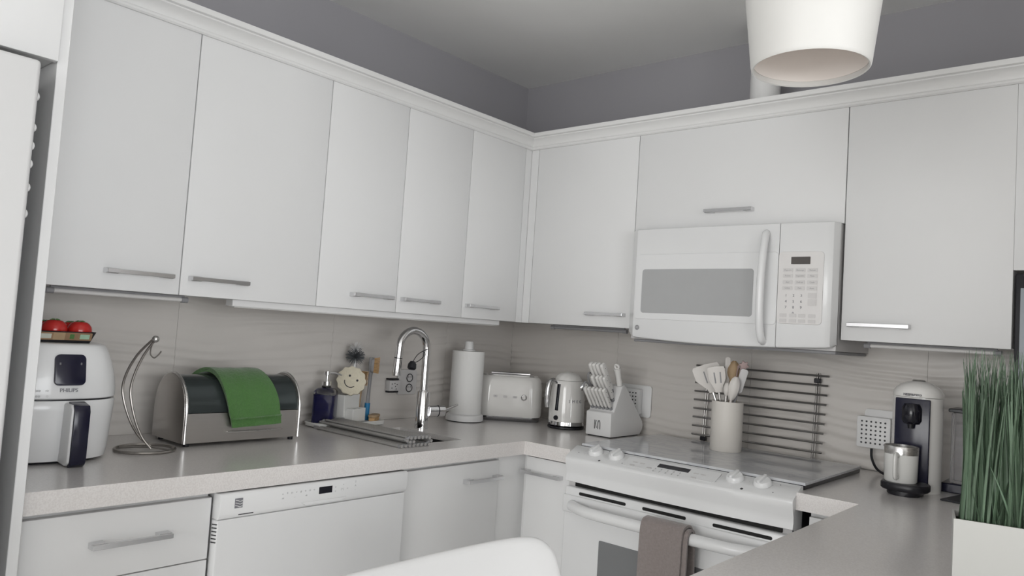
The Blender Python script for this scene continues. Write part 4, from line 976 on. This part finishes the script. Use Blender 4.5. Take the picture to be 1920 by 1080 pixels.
perforated('white perforated outlet cover behind the knife block', 0.636, 0.782, 0.982, 1.112, 0.640, 0.742, 0.992, 1.096, 0.046)
perforated('white perforated outlet cover left of the coffee machine', 1.600, 1.720, 1.010, 1.118, 1.586, 1.690, 0.992, 1.094, 0.050)
tag(obj('power_cord', tube(smooth_path([(1.632, -0.040, 0.990), (1.635, -0.045, 0.960), (1.655, -0.06, 0.930), (1.690, -0.09, 0.9195), (1.735, -0.13, 0.9195), (1.765, -0.17, 0.9195)], 5), 0.0042, 8), BLACK), 'black power cord running from outlet cover to coffee machine', 'cord')

# ------------------------------------------------------------------ wire rack leaning on the backsplash
t = thing('wire_rack', 'grey steel rod rack leaning against the tiles behind the crock', 'rack')
for k in range(9):
    z = 1.2135-0.0328*k; y = -0.0255-0.0026*k
    obj('rod', tube([(0.980+0.0005*k, y, z), (1.482-0.001*k, y, z)], 0.0036, 8), RACKM, t)
for x in (1.026, 1.440):
    v_ = obj('upright', tube([(x, -0.0185, 1.222), (x, -0.0185-0.0236, 0.9143)], 0.0032, 8), RACKM, t)
    v2 = obj('upright', tube([(x+0.008, -0.0185, 1.222), (x+0.008, -0.0185-0.0236, 0.9143)], 0.0026, 8), RACKM, t)
for x, z in ((1.030, 0.938), (1.444, 1.196)): obj('rubber_foot', box(x-0.011, x+0.011, -0.0480 if z < 1 else -0.033, -0.0300 if z < 1 else -0.0155, z-0.008, z+0.008, 0.002, 1), BLACK, t)

# ------------------------------------------------------------------ utensil crock
CX, CY, CZ = 1.213, -0.238, 0.9346
t = thing('utensil_crock', 'cream ceramic crock of cooking utensils on the stove cover', 'crock', (CX, CY, CZ))
obj('pot', shell([(0.0001, 0), (0.051, 0), (0.0535, 0.003), (0.0535, 0.168), (0.0525, 0.1705), (0.0500, 0.168), (0.0498, 0.008), (0.0001, 0.006)], 48), CREAM, t)
def utensil(name, label, base, tip, hm_, head, headm):
    t = thing(name, label, name.split('_')[-1] if name.split('_')[-1] in ('spoon', 'spatula', 'whisk', 'tongs', 'knife') else 'utensil', (CX, CY, CZ), 0, None)
    Bv, Tv = Vector(base), Vector(tip); ax = (Tv-Bv).normalized()
    obj('handle', tube([Bv, Bv.lerp(Tv, 0.6), Tv], [0.0055, 0.005, 0.0045], 8), hm_, t)
    view = Vector((0.40, -0.9, 0.0)).normalized(); side = ax.cross(view).normalized()*-1
    nrm = side.cross(ax)
    mt = basis(Tv, side, ax)
    if head[0] == 'spat':
        _, L, w0, w1, slots = head
        out = [(-w0/2, 0), (-w0/2*1.1, 0.012), (-w1/2*0.95, L*0.5), (-w1/2, L*0.88), (-w1/2*0.9, L*0.97), (0, L), (w1/2*0.9, L*0.97), (w1/2, L*0.88), (w1/2*0.95, L*0.5), (w0/2*1.1, 0.012), (w0/2, 0)]
        b = prism(out, -0.0025, 0.0025, XY, 0.0012); b.transform(mt); h_ = obj('blade', b, headm, t)
        for s in slots:
            b = prism(rrect(0, 0, 0.0045, L*0.42, 0.0018), -0.0029, 0.0029, XY); b.transform(mt @ Matrix.Translation((s*w1, L*0.56, 0)) @ Matrix.Rotation(-s*0.25, 4, 'Z')); obj('slot', b, GREYH, h_, smooth=0)
    elif head[0] == 'spoon':
        _, L, w0 = head; rows = []
        for i in range(11):
            f = i/10; half = w0/2*math.sqrt(max(0.02, 1-(2*f-1)**2))*(0.82+0.25*f)
            rows.append([mt @ Vector((half*u, L*f, 0.010*(u*u)*0.8-0.010*math.sin(PI*f))) for u in (-1, -0.6, -0.2, 0.2, 0.6, 1)])
        obj('bowl', sheet(rows, 0.004), headm, t)
    elif head[0] == 'whisk':
        _, L, w0, nw = head
        for i in range(nw):
            a = PI*i/nw; P = [Vector((w0/2*math.sin(PI*k/12)*(0.6+0.4*k/12)*math.cos(a)*(1 if k < 12 else 0), L*(1-math.cos(PI*k/12))/2, w0/2*math.sin(PI*k/12)*math.sin(a))) for k in range(13)]
            b = tube(P, 0.0022, 6); P2 = [Vector((-p.x, p.y, -p.z)) for p in P]; tube(P2, 0.0022, 6, bm=b); b.transform(mt); obj('wire', b, headm, t)
    elif head[0] == 'flower':
        _, r = head
        b = prism([(r*(1+0.22*math.cos(6*2*PI*k/36))*math.cos(2*PI*k/36), r+r*(1+0.22*math.cos(6*2*PI*k/36))*math.sin(2*PI*k/36)) for k in range(36)], -0.005, 0.005, XY, 0.0015); b.transform(mt); h_ = obj('head', b, headm, t)
        b = lathe([(0, 0), (r*0.34, 0), (r*0.3, 0.001), (0, 0.001)], 12); b.transform(mt @ Matrix.Translation((0, r, 0.005))); obj('hole', b, GREYH, h_)
    elif head[0] == 'paddle':
        _, L, w0, hole = head
        b = prism(rrect(0, L/2, w0, L, w0*0.35), -0.003, 0.003, XY, 0.001); b.transform(mt); h_ = obj('grip', b, headm, t)
        if hole:
            b = prism(rrect(0, L*0.45, w0*0.3, L*0.22, w0*0.1), 0.0029, 0.0034, XY); b.transform(mt); obj('hole', b, BLACK, h_, smooth=0)
    return t
utensil('slotted_spatula', 'wide ivory slotted spatula leaning left out of the crock', (0.012, 0.014, 0.009), (-0.050, -0.012, 0.196), SATIN, ('spat', 0.102, 0.026, 0.096, (-0.16, 0.10)), SILIC)
utensil('slotted_spatula', 'narrower ivory slotted spatula in the middle of the crock', (0.006, -0.004, 0.009), (-0.016, -0.038, 0.200), SATIN, ('spat', 0.092, 0.024, 0.060, (-0.2, 0.12)), SILIC)
utensil('wooden_spoon', 'brown wooden spoon standing upright at back of the crock', (-0.010, 0.012, 0.009), (0.006, 0.012, 0.225), WOOD, ('spoon', 0.086, 0.040), WOOD)
utensil('spreader', 'thin ivory spreader standing tall behind the slotted spatulas', (0.004, -0.014, 0.009), (-0.004, -0.002, 0.190), SATIN, ('spat', 0.135, 0.010, 0.018, ()), SILIC)
utensil('serving_spoon', 'ivory spoon leaning right over the crock rim', (-0.012, -0.022, 0.009), (0.026, -0.034, 0.175), SILIC, ('spoon', 0.085, 0.034), SILIC)
utensil('slotted_turner', 'grey-handled turner with a hanging hole at right of crock', (-0.020, -0.002, 0.009), (0.038, -0.008, 0.205), GREYH, ('paddle', 0.085, 0.026, True), PGREY)
utensil('flower_mixer', 'dusty rose flower-shaped utensil at the top right of crock', (-0.022, 0.010, 0.009), (0.048, 0.004, 0.285), GREYH, ('flower', 0.014), ROSE)
utensil('beaded_mixer', 'dusty rose scalloped utensil beside the flower-shaped one', (-0.005, 0.026, 0.009), (0.026, 0.020, 0.235), WOOD, ('whisk', 0.066, 0.034, 4), ROSE)
utensil('thin_spoon', 'slim steel spoon between the spatulas and ivory spoon', (-0.004, -0.030, 0.009), (0.012, -0.042, 0.190), SATIN, ('spoon', 0.046, 0.018), SILIC)

# ------------------------------------------------------------------ coffee machine
t = thing('coffee_machine', 'white domed capsule coffee machine with black front panel', 'coffee machine', (1.814, -0.255, H), 0.0)
BR = 0.0665
def dring(r, z, fy_=-0.058, n=48):      # round body flattened at the front
    return [(r*math.cos(2*PI*k/n), max(r*math.sin(2*PI*k/n), fy_), z) for k in range(n)]
obj('body', loft([dring(BR, 0.0), dring(BR, 0.004), dring(BR, 0.270)]), W_GLOSS, t)
dm = obj('head', loft([dring(BR+0.001, 0.2715, -1), dring(BR+0.001, 0.276, -1)]+[dring((BR+0.001)*math.cos(a), 0.276+0.042*math.sin(a), -1) for a in (0.25, 0.5, 0.75, 1.0, 1.2, 1.35, 1.45)]), W_GLOSS, t)
obj('top_lever', lathe([(0, 0.3175), (0.018, 0.3175), (0.016, 0.3200), (0, 0.3205)], 20), SATIN, t)
pts = [(-0.046, -0.0585), (0.046, -0.0585), (0.046, -0.066), (0.0, -0.0705), (-0.046, -0.066)]
fp = obj('front_panel', prism([(-0.046, 0.012), (0.046, 0.012), (0.046, 0.2665), (-0.046, 0.2665)], -0.066, -0.0575, XZ, 0.003), NAVYBLK, t)
obj('spout_housing', (lambda b: b)(lathe([(0, 0.195), (0.020, 0.195), (0.026, 0.205), (0.026, 0.240), (0.020, 0.252), (0, 0.254)], 24, (0, -0.070, 0))), BLACKG, t)
obj('outlet', lathe([(0, 0.182), (0.007, 0.182), (0.009, 0.196), (0, 0.196)], 14, (0, -0.078, 0)), BLACK, t)
text('wordmark', 'NESPRESSO', 0.0095, basis((0.0, -0.0698, 0.2775), (1, 0, 0), (0, 0, 1)), GREY, t, ext=0.0022)
obj('cup_stand_base', loft([[(x, y-0.114, z) for x, y in rrect(0, 0, 0.086*s, 0.105, 0.036)] for s, z in ((0.92, 0), (1.0, 0.004), (1.0, 0.012))]), BLACK, t)
st = obj('drip_tray', loft([[(x, y-0.114, z) for x, y in rrect(0, 0, a, b_, 0.045)] for a, b_, z in ((0.116, 0.108, 0.0125), (0.122, 0.112, 0.016), (0.122, 0.112, 0.030), (0.118, 0.108, 0.033))]), BLACK, t)
wt = obj('water_tank', box(0.076, 0.165, 0.052, 0.150, 0.028, 0.232, 0.006, 2), TANK, t)
obj('tank_lid', box(0.070, 0.170, 0.048, 0.155, 0.2325, 0.243, 0.002, 1), BLACK, t)
obj('tank_base', box(0.055, 0.170, 0.045, 0.155, 0.0, 0.027, 0.003, 1), NAVYBLK, t)
# cup
t = thing('coffee_cup', 'white mug with steel rim standing on the coffee machine tray', 'mug', (1.801, -0.3695, H+0.0333))
obj('mug', shell([(0.0001, 0), (0.040, 0), (0.0425, 0.004), (0.044, 0.088), (0.0425, 0.0885), (0.041, 0.005), (0.0001, 0.003)], 40), W_CERAM, t)
obj('steel_rim', shell([(0.0442, 0.078), (0.0446, 0.0995), (0.0440, 0.1005), (0.0426, 0.0995), (0.0426, 0.078)], 40), SATIN, t)
hv = Vector((0.02, -1, 0)).normalized(); P = [hv*0.041+Vector((0, 0, 0.076)), hv*0.062+Vector((0, 0, 0.078)), hv*0.068+Vector((0, 0, 0.066)), hv*0.067+Vector((0, 0, 0.03)), hv*0.060+Vector((0, 0, 0.018)), hv*0.041+Vector((0, 0, 0.018))]
obj('handle', tube(smooth_path(P, 4), 0.0062, 10, flat=1.35), W_CERAM, t)

# glass bowl on a black mat (behind the grass)
tag(obj('counter_mat', prism([(1.902, -0.372), (1.940, -0.165), (2.20, -0.20), (2.20, -0.41)], H+0.0003, H+0.005, XY, 0.001), PAD), 'thin black mat on the counter right of coffee machine', 'mat')
t = thing('glass_bowl', 'tall clear glass bowl on the black mat behind grass', 'bowl', (2.045, -0.330, H+0.0052))
obj('glass', shell([(0.0001, 0.001), (0.030, 0), (0.034, 0.004), (0.050, 0.03), (0.078, 0.085), (0.090, 0.150), (0.0875, 0.150), (0.0755, 0.086), (0.047, 0.033), (0.030, 0.008), (0.0001, 0.006)], 40), GLASS, t)
random.seed(11)
NUTM = mat('nut_shell', (0.45, 0.33, 0.2, 1), 0.6, var=0.3, scale=60)
for k in range(7):
    a = k*2*PI/6; r = 0.022 if k < 6 else 0.0
    b = nb(); bmesh.ops.create_icosphere(b, subdivisions=2, radius=0.0125)
    for v in b.verts: v.co.z *= 0.8
    o = tag(obj('walnut', b, NUTM, loc=(2.045+r*math.cos(a), -0.330+r*math.sin(a), H+0.0052+0.0065+0.0125+(0.012 if k == 6 else (0.004 if r else 0)))), 'pale brown nut lying in the glass bowl', 'nut', 'nuts in the glass bowl')

# ------------------------------------------------------------------ screen at the right edge
t = thing('television', 'dark flat screen below the short cabinet at right edge', 'television', (2.34, -0.300, H))
obj('cabinet', box(-0.285, 0.262, -0.018, 0.018, 0.275, 0.630, 0.003, 2), BLACK, t)
obj('screen', box(-0.273, 0.250, -0.0192, -0.0178, 0.295, 0.590), SCREEN, t, smooth=0)
obj('neck', box(-0.03, 0.03, -0.012, 0.012, 0.010, 0.280, 0.002, 1), BLACK, t)
obj('stand', prism(rrect(0, 0, 0.24, 0.16, 0.03), 0, 0.012, XY, 0.002), BLACK, t)

# ------------------------------------------------------------------ planter with grass on the peninsula
PA = 0.16
t = thing('grass_planter', 'white rectangular planter of tall green artificial grass on peninsula', 'planter', (2.1155, -1.3607, H), 0.21)
PW, PD, PH = 0.36, 0.085, 0.136
bm = nb(); box(0, PW, 0, PD, 0, 0.004, bm=bm)
box(0, PW, 0, 0.003, 0.004, PH, bm=bm); box(0, PW, PD-0.003, PD, 0.004, PH, bm=bm); box(0, 0.003, 0.003, PD-0.003, 0.004, PH, bm=bm); box(PW-0.003, PW, 0.003, PD-0.003, 0.004, PH, bm=bm)
obj('box', bm, PLANTER, t, smooth=0)
obj('filling', box(0.0035, PW-0.0035, 0.0035, PD-0.0035, 0.0042, PH-0.010), SOIL, t, smooth=0)
bm = nb(); random.seed(21)
for k in range(1500):
    x = random.uniform(0.010, PW-0.010); y = random.uniform(0.008, PD-0.008)
    L = random.uniform(0.20, 0.283) if random.random() < 0.88 else random.uniform(0.08, 0.17)
    lx = random.gauss(0, 0.018); ly = random.gauss(0, 0.012); bend = random.gauss(0, 0.012)
    lx = max(-0.03, min(0.03, lx)); bend = max(-0.02, min(0.02, bend)); lx = max(lx, 0.006-x+0.012)
    wd = random.uniform(0.0015, 0.0030); a = random.uniform(0, PI); dx, dy = math.cos(a)*wd, math.sin(a)*wd
    prev = None
    for s in range(5):
        f = s/4; c_ = Vector((x+lx*f+bend*f*f*0.5, y+ly*f+bend*0.4*f*f, PH-0.012+L*f)); w_ = 1-0.85*f**2
        cur = (bm.verts.new(c_+Vector((dx*w_, dy*w_, 0))), bm.verts.new(c_-Vector((dx*w_, dy*w_, 0))), bm.verts.new(c_+Vector((-dy*w_*0.3, dx*w_*0.3, 0))))
        if prev:
            for i in range(3): bm.faces.new((prev[i], prev[(i+1) % 3], cur[(i+1) % 3], cur[i]))
        prev = cur
o = obj('grass_blades', bm, GRASS, t); o['kind'] = 'stuff'

# ------------------------------------------------------------------ pendant lamp, duct
LX, LY, LZ = 1.836, -1.30, 1.845
t = thing('pendant_lamp', 'white tapered metal pendant lamp shade hanging at top right', 'lamp', (LX, LY, 0))
obj('shade', shell([(0.1040, LZ), (0.1070, LZ-0.0015), (0.1092, LZ+0.001), (0.1103, LZ+0.006), (0.1430, LZ+0.29), (0.138, LZ+0.305), (0.02, LZ+0.312), (0.02, LZ+0.308), (0.134, LZ+0.300), (0.1385, LZ+0.288), (0.1058, LZ+0.0065)], 64), W_LAMP, t)
obj('liner', shell([(0.1056, LZ+0.010), (0.1377, LZ+0.287), (0.133, LZ+0.2985), (0.03, LZ+0.3045), (0.03, LZ+0.3035), (0.132, LZ+0.2975), (0.1367, LZ+0.287), (0.1046, LZ+0.010)], 64), LINER, t)
obj('socket', lathe([(0, LZ+0.20), (0.02, LZ+0.20), (0.02, LZ+0.302), (0, LZ+0.302)], 20), W_PLAS, t)
obj('bulb', lathe([(0, LZ+0.10), (0.02, LZ+0.108), (0.030, LZ+0.13), (0.028, LZ+0.155), (0.016, LZ+0.19), (0.0135, LZ+0.2005), (0, LZ+0.2005)], 24), W_GLOSS, t)
pl = bpy.data.lights.new('shade_fill_light', 'POINT'); pl.energy = 0.03; pl.color = (1.0, 0.88, 0.80); pl.shadow_soft_size = 0.028  # fill light added below the unlit bulb to brighten the shade's interior
plo = bpy.data.objects.new('shade_fill_light', pl); C.objects.link(plo); plo.location = (LX, LY, LZ+0.065)
obj('cord', tube([(0, 0, LZ+0.31), (0, 0, ZC-0.02)], 0.003, 8), W_PLAS, t)
obj('canopy', lathe([(0, ZC-0.025), (0.05, ZC-0.025), (0.055, ZC-0.001), (0, ZC-0.001)], 32), W_LAMP, t)
tag(obj('vent_duct', tube([(1.268, -0.175, 2.1005), (1.268, -0.175, 2.30), (1.268, -0.175, ZC-0.0005)], 0.052, 32), W_TRIM), 'round white vent duct standing on the microwave cabinet', 'duct')

# ------------------------------------------------------------------ shell chair in the foreground
t = thing('shell_chair', 'white moulded shell chair with hand hole cut by bottom edge', 'chair', (1.752, -2.226, 0.0), 0.0)
# seat faces +x; back rises at x = 0 and wraps forward at both sides
def shell_pt(u, v):   # u -1..1 across, v 0 seat front .. 1 back top
    wrap = abs(u)**3
    if v < 0.45:
        f = v/0.45; x = 0.46-0.40*f; z = 0.625-0.02*math.sin(PI*f)+0.05*wrap*f*f
        y = u*(0.215+0.055*f); return Vector((x, y, z))
    f = (v-0.45)/0.55
    x = 0.06-0.085*math.sin(f*PI/2)+0.005+0.10*wrap*(1-0.75*f)
    z = 0.615+0.425*f+0.03*wrap*(1-f)-0.030*abs(u)**16*f
    y = u*(0.27+0.045*math.sin(f*PI*0.75)) 
    return Vector((x, y, z))
U = [-1+2*i/32 for i in range(33)]; V = [i/28 for i in range(29)]
tb = nb(); Gd = [[tb.verts.new(shell_pt(u, v)) for u in U] for v in V]
for i in range(len(V)-1):
    for j in range(len(U)-1):
        um = (U[j]+U[j+1])/2; vm = (V[i]+V[i+1])/2
        if ((um)/0.30)**2+((vm-0.865)/0.060)**2 < 1: continue
        tb.faces.new((Gd[i][j], Gd[i][j+1], Gd[i+1][j+1], Gd[i+1][j]))
for v in [v for v in tb.verts if not v.link_faces]: tb.verts.remove(v)
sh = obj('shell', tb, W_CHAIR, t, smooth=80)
md = sh.modifiers.new('thick', 'SOLIDIFY'); md.thickness = 0.012; md.offset = 0
md = sh.modifiers.new('round', 'SUBSURF'); md.levels = 1; md.render_levels = 2
for sx, sy in ((0.38, 0.17), (0.38, -0.17), (0.08, 0.20), (0.08, -0.20)):
    obj('leg', tube([(sx*0.9+0.02, sy*0.8, 0.600), (sx*1.12-0.03, sy*1.15, 0.0)], [0.013, 0.010], 10), SATIN, t)
obj('under_frame', tube([(0.36, 0.135, 0.596), (0.10, 0.155, 0.596), (0.10, -0.155, 0.596), (0.36, -0.135, 0.596)], 0.009, 8, closed=True), SATIN, t)
